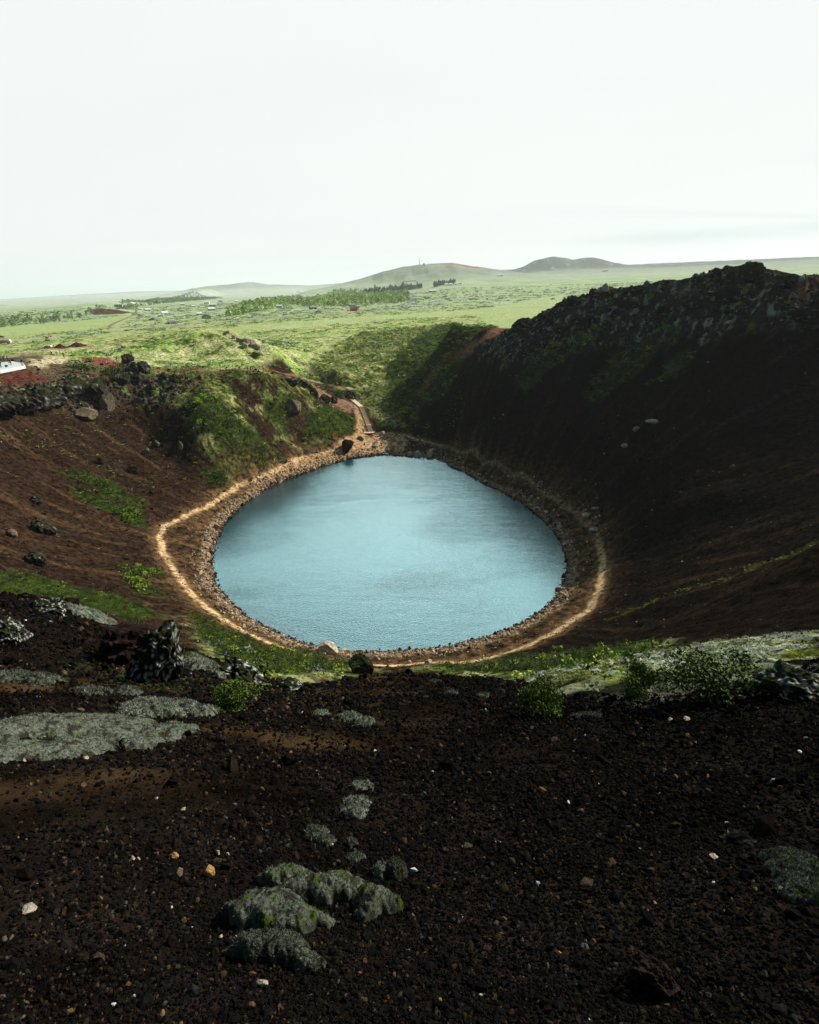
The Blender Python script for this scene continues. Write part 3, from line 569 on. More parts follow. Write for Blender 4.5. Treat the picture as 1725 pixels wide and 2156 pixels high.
scatter('shore_stones', np.column_stack([q, z+sc*.25])[ok], (sc[:, None]*RNG.uniform(.6, 1.4, (n_, 3)))[ok], RT, np.clip(rc, .01, .6)[ok], M_STONE, seed=5)
# blocks on the shaded scree right of the lake and round the far fan
SCREE = [RG([(990,965),(1060,990),(1200,1060),(1260,1120),(1300,1130),(1250,1060),(1140,1010),(1060,975)]), RG([(780,925),(850,915),(900,930),(1000,965),(980,985),(920,975),(870,962),(790,952)])]
q = np.concatenate([inpoly(p, .45, 120+i) for i, p in enumerate(SCREE)]); n_ = len(q); sc = .28*np.exp(RNG.normal(0, .45, n_))
scatter('scree_blocks', onz(q, .1), sc[:, None]*RNG.uniform(.5, 1.5, (n_, 3)), RT2, np.clip(C3(.26, .20, .14)*np.exp(RNG.normal(0, .4, n_))[:, None], .02, .6), M_STONE, seed=6)
for P_, nm, dn, s0, sd in ((CRAG_R, 'crag_rubble', 2.6, .27, 7), (CRAG_L, 'cliff_rubble', 1.5, .27, 8)):
    q = inpoly(P_, dn, 130+sd, lambda x, y: fbm(x*.1, y*.1, 3, 131) > -.18); n_ = len(q); sc = s0*np.exp(RNG.normal(0, .5, n_)); li = RNG.uniform(size=n_)[:, None]
    rc = np.where(li < .72, C3(.024, .022, .020) if nm == 'crag_rubble' else C3(.042, .032, .025), np.where(li < .90, (C3(.17, .195, .17) if nm == 'crag_rubble' else C3(.09, .10, .09)), C3(.09, .12, .035)))*np.exp(RNG.normal(0, .3, n_))[:, None]
    scatter(nm, onz(q, .1), sc[:, None]*RNG.uniform(.5, 1.3, (n_, 3)), RT2, np.clip(rc, .01, .6), M_ROCK, seed=sd)
# ---------------------------------------------------------------- scrub, heath and woods
BT = [bush_tpl(200+s, 90, .26) for s in range(10)]; BS = [bush_tpl(230+s, 34, .36, .6, 4) for s in range(8)]; BF = [bush_tpl(250+s, 260, .13) for s in range(8)]
def green(n_, seed, kinds, br=.3):
    r = np.random.default_rng(seed); k = r.integers(0, len(kinds), n_); return np.array(kinds)[k]*np.exp(r.normal(0, br, n_))[:, None]
DK = [C3(.075, .125, .010), C3(.10, .155, .012), C3(.045, .075, .010)]; BR_ = [C3(.18, .26, .018), C3(.13, .20, .014), C3(.27, .32, .06)]
PP = []; SS = []; CCC = []; PPn = []; SSn = []; CCn = []
for i, P in enumerate(SCRUB):
    c_ = P.mean(0); dist = np.hypot(*c_); nearp = i in (6, 7, 8); q = inpoly(P, 3. if nearp else (.5 if dist < 190 else .36), 300+i, lambda x, y: fbm(x*.22, y*.22, 3, 301) > -.22); n_ = len(q)
    s = RNG.uniform(.6, 1.5, n_)*(.5 if nearp else 1.0); p = onz(q); col_ = green(n_, 310+i, DK+BR_[:2] if i not in (10, 11, 12) else DK)
    col_ *= .5 if nearp else (.62 if i in (2, 3) else 1.)
    (PPn if nearp else PP).append(p); (SSn if nearp else SS).append(s); (CCn if nearp else CCC).append(col_)
for i, P in enumerate(GRASSY):
    q = inpoly(P, .20, 330+i, lambda x, y: fbm(x*.12, y*.12, 3, 331) > -.05); n_ = len(q); s = RNG.uniform(.35, 1.15, n_); PP.append(onz(q)); SS.append(s); CCC.append(green(n_, 340+i, DK+BR_+[C3(.17, .22, .15)]))
scatter('willow_scrub', np.concatenate(PP), np.concatenate(SS), BT, np.concatenate(CCC), M_LEAF, False, seed=21)
scatter('near_willow_scrub', np.concatenate(PPn), np.concatenate(SSn), BF, np.concatenate(CCn), M_LEAF, False, seed=22)
q = inpoly(MOSSY, 9., 390, lambda x, y: fbm(x*1.3, y*1.3, 3, 391) > -.05); n_ = len(q); s = RNG.uniform(.07, .24, n_); q2 = fbm(q[:, 0]*.35, q[:, 1]*.35, 4, 78)[:, None]
scatter('moss_clumps', onz(q, -.02), s[:, None]*[1.3, 1.3, .7], [bush_tpl(180+k, 46, .30, .55, 5, .1) for k in range(8)], lerp(C3(.23, .25, .185), C3(.085, .10, .02), sstep(.05, .3, q2))*np.exp(RNG.normal(0, .3, n_))[:, None], M_MOSS, False, seed=25)
q = dense(YEL[0], .12); q = q+RNG.normal(0, .7, q.shape); q = q[(fbm(q[:, 0]*.5, q[:, 1]*.5, 4, 393) > -.02)]; s = RNG.uniform(.06, .28, len(q))
scatter('yellow_moss_tufts', onz(q), s[:, None]*[1.3, 1.3, .6], BS, green(len(q), 394, [C3(.17, .19, .03), C3(.10, .12, .02), C3(.20, .22, .10)]), M_MOSS, False, seed=26)
# small tufts on the inner left slope
n_ = 15000; q = np.stack([RNG.uniform(-110, 20, n_), RNG.uniform(40, 205, n_)], 1); z = H(q[:, 0], q[:, 1]); sh = gated(sdp, q[:, 0], q[:, 1], SHORE, 90.)
k = (sh > 14) & (fbm(q[:, 0]*.05, q[:, 1]*.05, 3, 350)+.006*(q[:, 1]-120) > .03) & (RNG.uniform(size=n_) < .45); q = q[k]
scatter('slope_tufts', onz(q), RNG.uniform(.15, .5, len(q)), BS, green(len(q), 351, BR_+[C3(.26, .27, .10)]), M_LEAF, False, seed=23)
# heath on the plain
n_ = 60000; a = RNG.uniform(rad(-40), rad(30), n_); d = np.exp(RNG.uniform(math.log(172), math.log(1500), n_)); q = np.stack([d*np.sin(a), d*np.cos(a)], 1); x, y = q.T
z = H0(x, y); outside = ((y > 236+16*n2d(x*.02, y*.02, 60)) | ((y+.25*x > 178) & (x < -46) & (z > 25.5)))
veg = fbm(x*.035, y*.035, 4, 61)+.8*fbm(x*.10, y*.10, 3, 352); k = outside & (veg > .10)
for P, m in [(FIELD1, 1), (DIRT[0], 0), (FLAT, 1), (REDP, 1), (REDL, 1)]+[(p, 1) for p in FIELD2]:
    k &= (gated(sdp, x, y, P, 5.) > 1.5) if m else (gated(sdl, x, y, P, 8.) > 4.5)
for P, w_ in REDLINES: k &= gated(sdl, x, y, P, 6) > w_+.5
q = q[k]; d = d[k]; n_ = len(q); s = np.clip(d*.0021, .35, 2.2)*np.exp(RNG.normal(0, .4, n_))*np.where((d < 340)&(RNG.uniform(size=n_) < .35), 1.9, 1.); far = sstep(350, 700, d)[:, None]
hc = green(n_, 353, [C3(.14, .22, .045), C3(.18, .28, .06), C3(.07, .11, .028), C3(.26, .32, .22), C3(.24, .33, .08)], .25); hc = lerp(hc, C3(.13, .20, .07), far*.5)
scatter('heath_shrubs', onz(q), s[:, None]*[1, 1, .62], BS, hc, M_LEAF, False, seed=24)
def wood(name, polys, dens, h, cols, conif, seed):
    q = np.concatenate([inpoly(RG(p), dens, seed+i) for i, p in enumerate(polys)])
    if len(q) > 2600: q = q[:2600]
    n_ = len(q); s = h*np.exp(RNG.normal(0, .22, n_)); scatter(name, onz(q, -.2), s[:, None]*[1.5 if not conif else 1., 1.5 if not conif else 1., 1.], [tree_tpl(seed+k, conif, 60) for k in range(6)], green(n_, seed, cols, .2), M_LEAF, False, seed=seed)
wood('birch_wood', [[(470,668),(520,660),(600,645),(640,628),(560,630),(500,645)], [(600,640),(700,612),(790,612),(860,616),(862,634),(800,640),(720,645),(660,648)], [(520,632),(590,620),(640,618),(560,628)]], .010, 6.5, [C3(.44, .58, .16), C3(.36, .50, .13), C3(.24, .36, .10)], False, 400)
wood('conifer_plantation', [[(765,618),(790,611),(850,606),(886,602),(888,608),(830,615),(780,622)], [(912,602),(958,595),(960,598),(915,605)]], .012, 10., [C3(.05, .11, .055), C3(.07, .13, .06)], True, 420)
wood('far_scrub_wood', [[(250,640),(330,628),(430,622),(470,628),(380,636),(300,645)], [(80,668),(200,652),(270,640),(300,646),(200,662),(120,678),(0,690),(0,672)]], .006, 4.5, [C3(.20, .30, .13), C3(.26, .36, .16)], False, 440)
# ---------------------------------------------------------------- crags, boulders
def rock(name, label, cat, px, py, wpx, hpx, kind='lava', seed=0, group=None, deep=.8, sub=4, sink=.25, tilt=0.):
    p = HIT[(px, py)]; depth = (p-CAM)@f_; far_ = depth > 60; w_ = wpx*depth/FP/2; h_ = hpx*depth/FP/(2*(1-sink)*.9)
    r = np.random.default_rng(seed+int(px*7+py*3)); V, F = ICO[sub]; V = V.copy()
    for _ in range({'lava': 10, 'dark': 9, 'block': 12, 'pale': 12, 'tan': 10, 'moss': 6}[kind]):
        n_ = r.normal(size=3); n_ /= np.linalg.norm(n_); dd_ = r.uniform(.5, .92); q = V@n_; k = q > dd_; V[k] -= np.outer(q[k]-dd_, n_)
    s = r.uniform(0, 50); rg = ridge(V[:, 0]*2.3+s, V[:, 1]*2.3+V[:, 2]*1.9, 5, 5)-.2; am = {'dark': .24, 'lava': .30, 'block': .06, 'pale': .06, 'tan': .1, 'moss': .16}[kind]
    V *= (1+am*rg+am*.8*n3d(V*3.1+s, 3))[:, None]; hi = V.copy(); V *= [w_, w_*deep, h_]; a = r.uniform(-.5, .5); ca, sa = math.cos(a), math.sin(a)
    V = np.stack([V[:, 0]*ca-V[:, 1]*sa, V[:, 0]*sa+V[:, 1]*ca, V[:, 2]+tilt*V[:, 0]], 1)
    hq = V/w_; ns = (.6*n3d(hq*3.+s, 11)+.9*n3d(hq*7+s, 12)+.8*n3d(hq*15+s, 16)+.5*n3d(hq*29+s, 17))*.75; base = {'dark': C3(.020, .013, .011), 'lava': C3(.034, .028, .023) if far_ and p[0] < 0 else C3(.018, .0155, .0135), 'block': C3(.16, .12, .085), 'pale': C3(.34, .29, .22), 'tan': C3(.36, .22, .085), 'moss': C3(.022, .018, .013)}[kind]
    c = base*(1+.4*n3d(hi*5, 13))[:, None]
    if kind in ('lava', 'moss', 'block'):
        up = hi[:, 2]; c = lerp(c, C3(.035, .048, .011), (sstep(.1, .7, up+.5*n3d(hi*2+s, 14))*(.75 if kind == 'moss' else .35))[:, None])
        c = lerp(c, C3(.42, .45, .42), (sstep(.50 if far_ else .26, .66 if far_ else .36, ns+.10*sstep(.1, -.5, hi[:, 2])-.10*sstep(.2, .7, hi[:, 2]))*(.9 if kind == 'lava' else .6)*(.5 if far_ else 1.))[:, None])
    o = mesh_np(name, V, F, np.clip(c, .01, .7), M_ROCK, False); o.location = Vector(p)+Vector((0, 0, h_*(1-2*sink)*.9)); tag(o, label, cat, group); return o
ROCKS = []
def rk(*a, **k): ROCKS.append((a, k))
gL = 'lava crags of the left cliff band'; lbL = 'black craggy lava outcrop in the broken cliff band on the left crater wall'
for q in [(10,868,80,34),(48,860,74,34),(84,853,64,32),(112,848,50,28),(130,828,34,22)]: rk('lava_crag', lbL, 'crag', *q, seed=1, group=gL)
for q in [(161,834,66,32),(206,836,62,32)]: rk('lava_crag', 'large dark overhanging lava crag under the flat grassy ledge on the left rim', 'crag', *q, seed=2, group='overhanging crags under the ledge')
rk('boulder', 'tan rock face beside the dark overhang on the left crater wall', 'rock', 228, 862, 34, 40, kind='block', seed=3)
rk('boulder', 'long tan slab lying on red scoria just below the left cliff band', 'rock', 183, 878, 46, 20, kind='block', seed=3)
gP = 'black lava crags stepping down from the viewpoint'; lbP = 'jagged black lava crag stepping down the left rim below the viewpoint people'
for q in [(265,808,30,22),(289,804,24,18),(318,824,24,18),(343,798,22,12),(371,802,24,12),(364,818,16,10),(300,836,18,14)]: rk('lava_crag', lbP, 'crag', *q, seed=4, group=gP, sub=3)
rk('lava_crag', 'tall rounded black lava rock standing up beside the viewpoint group', 'crag', 303, 782, 28, 26, seed=5); rk('lava_crag', 'black lava rock the viewpoint visitors lean over', 'crag', 270, 764, 24, 16, seed=6); rk('lava_crag', 'black lava rock just below the one the visitors lean over', 'crag', 282, 784, 26, 20, seed=7)
gK = 'pale lichen rocks on the knoll'
for q in [(505,718,18,9),(520,722,20,10),(534,728,24,12),(515,730,16,9),(545,734,16,8),(492,712,14,8),(480,702,16,7),(556,724,9,8)]: rk('boulder', 'pale lichen-covered rock on the right flank of the grassy knoll', 'rock', *q, kind='pale', seed=8, group=gK, sub=3)
rk('boulder', 'big grey split boulder in the brown gash above the left thicket', 'rock', 621, 866, 44, 26, kind='block', seed=9)
gS = 'lava ledge above the stairs'
for q in [(616,808,34,14),(636,814,26,14),(652,822,20,12),(662,832,18,14),(685,846,22,14),(704,848,18,12)]: rk('lava_crag', 'small lichen-flecked lava outcrop on the ridge left of the wooden stairs', 'crag', *q, seed=10, group=gS, sub=3)
rk('boulder', 'large dark angular block with a flat top on the sand at the far shore', 'rock', 731, 948, 32, 20, kind='dark', seed=11, sink=.15); rk('boulder', 'small dark boulder on the sand in front of the wooden deck', 'rock', 759, 927, 15, 9, kind='block', seed=12, sub=3)
gF = 'stones on the sand at the far end of the lake'
for q in [(790,941,15,8),(815,951,14,9),(823,944,18,9),(881,958,20,10),(806,915,15,7),(845,930,13,6),(776,948,9,5),(912,950,12,6)]: rk('boulder', 'tan stone on the sandy flat at the far end of the lake', 'rock', *q, kind='pale', seed=13, group=gF, sub=3)
for i, q in enumerate([(388,868,20,14,'dark boulder at the top of the left slope below the green scrub'),(212,975,14,12,'lichen-crusted dark rock alone on the brown streaked left slope'),(310,955,14,12,'brown boulder with a shadowed hole on the left slope beside the scrub'),(380,944,12,15,'upright pale rock on the left slope left of the green thicket'),(332,938,10,12,'white-blotched small rock beside the scrub on the left slope'),(281,994,22,12,'flat dark rock with green moss on the left slope above the shore path'),(75,1058,26,13,'flat pale-topped rock on the dark left slope above the scrub strip'),(26,1130,22,16,'grey boulder at the left edge on the dark slope'),(75,1186,38,24,'dark craggy rock with a shadowed foot on the lower left slope'),(96,1120,44,30,'lichen-flecked rubble outcrop in the middle of the left slope')]):
    rk('boulder', q[4], 'rock', *q[:4], kind='lava' if i in (0, 1, 5, 6, 8, 9) else 'block', seed=20+i, sub=4)
rk('boulder', 'big pale tan boulder at the water on the near shore', 'rock', 690, 1374, 50, 24, kind='pale', seed=31, sub=5, sink=.2); rk('boulder', 'green moss-topped boulder at the brow of the near slope', 'rock', 757, 1418, 56, 42, kind='moss', seed=32, sub=5)
rk('boulder', 'small pale rock on the shore path in front of the lake', 'rock', 902, 1396, 18, 8, kind='pale', seed=33, sub=3); rk('boulder', 'dark pointed rock in the water at the middle of the near shore', 'rock', 960, 1362, 10, 7, kind='lava', seed=34, sub=3)
rk('lava_crag', 'tall black lava block crusted with white lichen at the left brow', 'crag', 350, 1436, 120, 140, seed=140, sub=5, sink=.10, deep=.6); rk('lava_crag', 'low dark mossy lava hump joined to the left of the lichen block', 'crag', 270, 1395, 130, 84, kind='dark', seed=36, sub=5)
rk('lava_crag', 'white-speckled lava ridge falling away to the right of the tall block', 'crag', 505, 1432, 90, 50, seed=37, sub=5, tilt=-.45)
rk('lava_crag', 'lichen-white lava ledge on the crest at the left edge', 'crag', 112, 1290, 70, 34, seed=38, sub=5); rk('lava_crag', 'dark lichen-dusted lava rock at the left edge below the crest', 'crag', 22, 1350, 80, 50, seed=39, sub=5); rk('lava_crag', 'low lichen-flecked rock just above the green shrub at centre left', 'crag', 620, 1452, 60, 20, seed=40, sub=4)
rk('lava_crag', 'low black lava ledge with white lichen at the right brow', 'crag', 1660, 1465, 130, 52, seed=41, sub=5); rk('lava_crag', 'black lava rock cut by the right edge of the picture', 'crag', 1722, 1440, 50, 50, seed=42, sub=5)
gR = 'dark crags along the right rim crest'; lbR = 'dark lichen-flecked crag along the crest of the right crater rim'
for q in [(1105,690,40,20),(1130,680,34,18),(1153,672,34,18),(1178,660,34,20),(1203,646,34,20),(1226,634,30,20),(1248,626,24,18),(1300,624,38,22),(1340,618,24,12),(1372,614,26,12),(1400,612,22,12),(1435,604,30,12),(1470,598,34,14),(1500,592,30,14),(1545,588,44,18),(1612,600,40,16),(1650,604,54,20),(1690,606,44,18)][::2]: rk('lava_crag', lbR, 'crag', *q, seed=50, group=gR)
rk('lava_crag', 'highest grass-tipped crag on the right crater rim', 'crag', 1578, 592, 56, 34, kind='moss', seed=51, sub=5)
rk('boulder', 'pale square block standing on the right rim crest', 'rock', 1271, 618, 20, 20, kind='pale', seed=52, sink=.1)
gM = 'crags in the lichen slope of the right rim'
for q in [(1690,670,60,30),(1716,650,40,30),(1460,640,50,24),(1520,630,60,26),(1330,650,50,22),(1400,660,40,20),(1230,680,44,20),(1180,700,40,18)]: rk('lava_crag', 'grey lichen-patched crag in the upper slope of the right rim', 'crag', *q, seed=53, group=gM)
gD = 'pale slabs lying on the shaded right scree'
for q in [(1252,1118,24,8),(1236,1086,22,8),(1375,890,30,8),(1340,906,16,8),(1316,940,16,7),(1255,1072,18,6)]: rk('boulder', 'flat pale slab lying on the shaded scree right of the lake', 'rock', *q, kind='pale', seed=54, group=gD, sub=3)
rk('stone', 'ochre shield-shaped stone in the dark gravel, farther from the moss mound', 'stone', 367, 1808, 21, 13, kind='tan', seed=60, sub=3); rk('stone', 'ochre drooping stone in the dark gravel, nearer the big moss mound', 'stone', 441, 1842, 24, 24, kind='tan', seed=61, sub=3)
rk('stone', 'small orange-pink stone in the gravel at lower right', 'stone', 1179, 2012, 11, 13, kind='tan', seed=62, sub=3); rk('lava_crag', 'half-buried reddish-brown lava lump in the gravel at lower right', 'rock', 1370, 2075, 100, 60, seed=63, sub=5, kind='dark', sink=.45)
gW = 'white lichen-covered pebbles in the near gravel'
for q in [(280,1810,14,11),(292,1812,7,9),(62,1918,40,12),(460,1800,10,14),(480,1800,8,6),(790,1905,14,14),(770,1903,9,8),(688,1880,12,9),(553,2074,26,14),(465,1974,9,7),(1445,1516,18,10),(1412,1518,14,7),(1640,1880,12,24),(52,1603,9,9),(117,1588,10,9),(180,1600,16,9),(330,1682,11,5),(386,1706,14,5),(1505,1806,22,7),(1532,1734,10,6)]: rk('lichen_stone', 'small stone coated in bright white lichen in the near gravel', 'stone', *q, kind='pale', seed=64, group=gW, sub=3)
# everything placed by sight is looked up on the ground in one go
THINGS_PX = [(a[3], a[4]) for a, k in ROCKS]
MOSS = [  # label, lobes (x, y, width, height) , green share, shade
 ('largest grey-green moss mound in the foreground gravel', [(600,1862,130,50),(553,1935,160,80),(677,1885,190,60),(787,1912,110,60),(626,1945,150,60)], .35, .8),
 ('long low moss mound directly below the largest one', [(567,2012,170,60),(641,2036,80,36)], .1, .75),
 ('small rounded moss tuft at the top of the foreground chain', [(763,1660,46,20)], 0, 1.7),
 ('double moss cushion below the top tuft of the foreground chain', [(752,1695,54,20),(748,1715,56,24)], 0, 1.6),
 ('slanting moss cushion on the left of the foreground chain', [(665,1762,50,28),(688,1775,40,22)], .1, 1.),
 ('tiny dark moss tuft in the middle of the foreground chain', [(739,1778,30,14)], .1, .7),
 ('round moss tuft just above the largest mound', [(748,1812,40,22)], 0, .9),
 ('moss cushion right of the chain with a bright face', [(803,1842,38,34)], 0, .9),
 ('dark drooping moss cushion right of the bright-faced one', [(834,1846,46,50)], .3, .5),
 ('broad moss mat spreading in from the left edge', [(10,1552,110,60),(60,1540,130,60),(120,1540,140,60),(190,1538,130,56),(240,1545,120,50),(293,1572,66,42),(348,1545,96,34),(146,1580,120,44),(20,1590,100,40)], .15, 1.),
 ('pale lumpy moss bank above the right end of the left mat', [(311,1500,110,46),(366,1500,100,46),(421,1505,62,44)], .05, 1.45),
 ('rounded moss cushion at the left edge above the mat', [(15,1432,74,36)], .1, 1.), ('rounded moss cushion second from the left edge above the mat', [(80,1438,62,40)], .1, .95),
 ('flat moss cushion between the edge cushions and the shrub', [(190,1458,56,22)], .05, 1.), ('knobby moss cushion under the tall lichen block', [(268,1460,44,30)], .05, 1.),
 ('moss cap on the crest left of the dark outcrop', [(165,1292,56,26),(205,1302,56,26)], .1, 2.),
 ('moss-draped slope right of the tall lichen block', [(415,1402,66,46),(438,1416,80,46),(470,1426,60,30)], .35, 1.9),
 ('small pale moss hummock at centre left of the near slope', [(676,1505,34,16)], 0, 1.9), ('stretched pale moss hummock near the centre of the near slope', [(735,1515,50,16),(768,1524,40,16)], .2, 1.9),
 ('thin moss patch on gravel just under the lake centre', [(918,1436,26,9)], .1, 1.1), ('moss patch on gravel right of the lake centre', [(1022,1466,32,11)], .05, 1.2), ('narrow moss patch left of the similar one under the lake', [(950,1460,30,8)], .05, 1.2),
 ('thin moss strip in the gravel below the right shrub', [(1225,1510,40,9),(1250,1508,34,8)], .1, 1.2),
 ('moss mound cut by the right edge of the foreground', [(1676,1828,90,44),(1710,1850,100,44),(1700,1885,90,36)], .3, .8), ('small thin moss strip left of the right-edge mound', [(1555,1762,50,12),(1580,1776,26,10)], .0, .9)]
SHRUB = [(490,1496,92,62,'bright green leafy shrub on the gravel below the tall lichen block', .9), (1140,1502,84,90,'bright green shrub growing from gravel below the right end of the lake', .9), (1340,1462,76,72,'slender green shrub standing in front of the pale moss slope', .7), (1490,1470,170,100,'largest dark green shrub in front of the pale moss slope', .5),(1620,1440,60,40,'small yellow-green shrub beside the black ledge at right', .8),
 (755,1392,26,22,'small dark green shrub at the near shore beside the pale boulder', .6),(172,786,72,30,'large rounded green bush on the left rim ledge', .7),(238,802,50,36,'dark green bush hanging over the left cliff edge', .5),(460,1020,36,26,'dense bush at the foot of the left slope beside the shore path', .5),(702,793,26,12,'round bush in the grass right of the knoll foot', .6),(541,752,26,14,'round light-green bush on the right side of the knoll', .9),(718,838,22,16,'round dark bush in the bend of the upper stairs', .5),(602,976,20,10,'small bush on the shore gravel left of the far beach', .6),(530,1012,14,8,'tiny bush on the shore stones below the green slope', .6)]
STAKE = [(170,756),(195,756),(213,761),(224,763),(114,764)]
# people: x, y of the feet, jacket, trousers, head cover, pose, label
PEO = [(4,764.5,'black','black','dark','stand','person in black at the far left edge of the viewing deck'),(10,764.5,'black','black','white','stand','person in black with a white hat on the viewing deck'),(18.5,767,'black','black','dark','stand','person in black leaning beside a tripod on the viewing deck'),(24,770.5,'black','black','dark','lean','person in black bending forward in the middle of the viewing deck'),(4,777,'black','black','dark','walk','person in black walking at the near edge of the viewing deck'),(48,768.5,'teal','black','dark','stand','person in a teal and white jacket at the right end of the viewing deck'),
 (110,746.5,'red','black','white','lean','person in a red jacket and white hat working beside the dirt road'),(120.5,749.5,'khaki','grey','dark','stand','person in khaki with grey trousers beside the dirt road'),(127,746,'grey','black','dark','sit','small person in grey sitting on the grass by the dirt road'),(135,752,'darkred','black','dark','stand','person in a dark red jacket on the grass, right of the road workers'),(150.5,730.5,'white','black','dark','lean','person in a white shirt bending in front of the red heaps'),
 (246,761,'black','jeans','dark','stand','person in a black top and blue jeans at the viewpoint'),(258,758.5,'yellow','black','dark','stand','person in a yellow jacket at the viewpoint rocks'),(277,749,'black','black','dark','stand','person in black standing highest behind the viewpoint rocks'),(277.5,758,'magenta','black','dark','stand','person in a magenta jacket among the viewpoint rocks'),(272.5,757.5,'white','grey','dark','stand','person in pale clothes beside the magenta jacket at the viewpoint'),
 (522,781,'black','black','dark','stand','person in black on the red path across the far left rim'),(528.5,782,'red','black','dark','walk','person in a red jacket on the red path across the far left rim'),(555.5,780,'white','black','dark','stand','person in white on the rocky end of the red path'),(570.5,778,'black','black','white','stand','person in black with a white hat at the end of the red path'),
 (710,813.5,'pink','black','white','walk','person in pale pink and a white hat walking on the upper path'),(734.5,836.5,'black','black','white','stand','person in black with a white hat at the upper landing'),(739.5,840,'yellow','black','dark','walk','person in a yellow jacket on the upper landing of the stairs'),(744.8,843,'white','black','dark','walk','person in a white and blue jacket starting down the boardwalk'),
 (765.5,912.5,'magenta','black','dark','stand','person in a pink jacket standing at the left end of the deck'),(773.3,909.5,'blue','black','dark','stand','person in a blue jacket beside the bottom of the stairs'),(789.5,916,'blue','black','white','sit','person in blue with a white hat sitting right of the deck'),(784.5,920.5,'magenta','black','dark','sit','person in a magenta jacket sitting on the dark bench below the deck'),(668,952.5,'purple','grey','dark','walk','person in a purple jacket walking on the shore path'),(674.6,951.5,'black','black','dark','walk','person in black with a pale bag walking on the shore path')]
HOUSES = [  # src px x, y base, width src, wall, roof, detail, label
 (606,1281,19,'dark','white',2,'dark cabin among bushes at the left of the cabin field'),(687,1295,26,'dark','grey',2,'dark cabin with a pale gable beside the road, left of centre'),(667,1296,10,'dark','white',1,'small dark shed beside the dark roadside cabin'),(826,1274,36,'grey','grey',2,'wide low grey cabin with two white doors by the road'),(798,1259,20,'brown','white',2,'brown cabin with a pale roof at the edge of the birches'),(921,1258,19,'dark','grey',2,'dark cabin in front of the birch wood'),(659,1257,24,'white','white',1,'long white roofed house behind the roadside cabins'),(641,1260,10,'grey','white',1,'small pale hut left of the long white house'),(592,1243,20,'grey','white',1,'pale grey house at the end of the dirt track'),(563,1238,13,'white','white',1,'small white house above the dirt track'),(532,1219,18,'grey','white',1,'white roofed farmhouse on the far left of the hamlet'),(504,1220,11,'white','white',1,'small white house beside the far left farmhouse'),(474,1228,26,'dark','dark',1,'long dark barn at the far left'),(626,1213,13,'dark','dark',1,'small dark hut on the green rise'),(638,1208,12,'white','white',1,'small white house behind the dark hut'),(731,1219,15,'grey','white',1,'grey cabin on the green rise right of the dark hut'),(773,1227,13,'blue','white',1,'small blue cabin at the foot of the green rise'),(853,1225,28,'grey','white',1,'long white roofed house at the centre of the hamlet'),(886,1220,19,'white','white',2,'two-storey white house right of the long white roof'),(882,1210,14,'grey','grey',1,'grey gabled house behind the two-storey one'),(847,1242,25,'grey','white',1,'low white roofed cabin in the birches'),(829,1214,20,'white','white',1,'white house left of the long white roof'),(947,1207,12,'red','white',1,'small red house at the right end of the hamlet'),(997,1268,12,'tan','white',1,'small beige shed beside the road'),
 (1061,1222,26,'dark','white',2,'dark cabin with a white roof in the birch wood'),(1119,1230,23,'blue','white',1,'blue-white flat cabin among birches'),(1252,1236,26,'dark','grey',2,'dark cabin with a pale front porch in the birches'),(1318,1221,24,'brown','white',2,'brown cabin below the light birch stand'),(1409,1226,24,'dark','grey',2,'dark cabin above the orange container'),(1420,1243,30,'red','brown',2,'red-brown cabin at the roadside'),(1398,1244,11,'orange','orange',1,'small orange hut left of the red-brown cabin'),(1471,1209,18,'brown','white',1,'small brown cabin with a steep white roof at the edge of the wood'),(1391,1204,11,'dark','white',1,'tiny dark cabin high in the birch stand'),(1208,1192,28,'tan','white',1,'long house with a bright white roof behind the birches'),(1144,1200,16,'grey','white',1,'pale house left of the dark tree clump'),(1130,1192,16,'pink','grey',1,'pink-brown house behind the birches'),(1299,1186,10,'white','white',1,'small white house under the hill slope'),(1192,1181,20,'white','white',1,'white farm building in the distance'),(1206,1173,15,'white','white',1,'far white farmhouse above the farm building'),(1192,1168,16,'white','white',1,'farthest white farmhouse of the row'),
 (1730,1168,26,'grey','white',2,'white A-frame house alone right of the side road'),(1568,1147,14,'white','white',1,'bright white house inside the conifers'),(1570,1162,18,'grey','white',1,'pale roofed house in front of the conifers'),(1597,1152,17,'blue','white',1,'blue-grey house at the right end of the conifers'),(2000,1104,26,'white','white',1,'small white farm on the open plain under the red scar'),(2422,1085,18,'dark','white',1,'lone house with trees in front of the right-hand hill'),
 (1786,1141,14,'white','white',1,'first white greenhouse of the row from the left'),(1804,1140,15,'white','white',1,'second white greenhouse of the row from the left'),(1826,1138,15,'white','white',1,'third white greenhouse of the row from the left'),(1845,1136,14,'white','white',1,'fourth white greenhouse of the row, at its right end')]
K = .5264
POLES = [(617.5,1260,11),(648.5,1279,15),(681.7,1296,16),(1325,1263,9),(1325-180,1259,8)]
for l, lob, g, s in MOSS: THINGS_PX += [(x, y) for x, y, *_ in lob]
THINGS_PX += [(s[0], s[1]) for s in SHRUB]+STAKE+[(p[0], p[1]) for p in PEO]+[(round(h[0]*K, 2), round(h[1]*K, 2)) for h in HOUSES]+[(round(h[0]*K, 2), round(h[1]*K, 2)) for h in POLES]
EXTRA = {'suv': (102,734), 'heap1': (128,734), 'heap2': (163,730), 'digger': (100,718), 'truck': (10,724), 'wcar': (847.5,649), 'wrap': (1164,631), 'mast': (883.5,558.5), 'hut': (893,558), 'buoy': (703.5,925), 'buoy2': (707,926), 'frame': (789.5,880), 'bag': (15,776.5), 'bench': (779,921), 'edgecar': (2,711)}
THINGS_PX += list(EXTRA.values())
BALES = [(850.7+i*3.05, 593.2-i*.30) for i in range(9)]
THINGS_PX += BALES
hits = march(THINGS_PX, H); HIT = {tuple(k): v for k, v in zip(THINGS_PX, hits)}
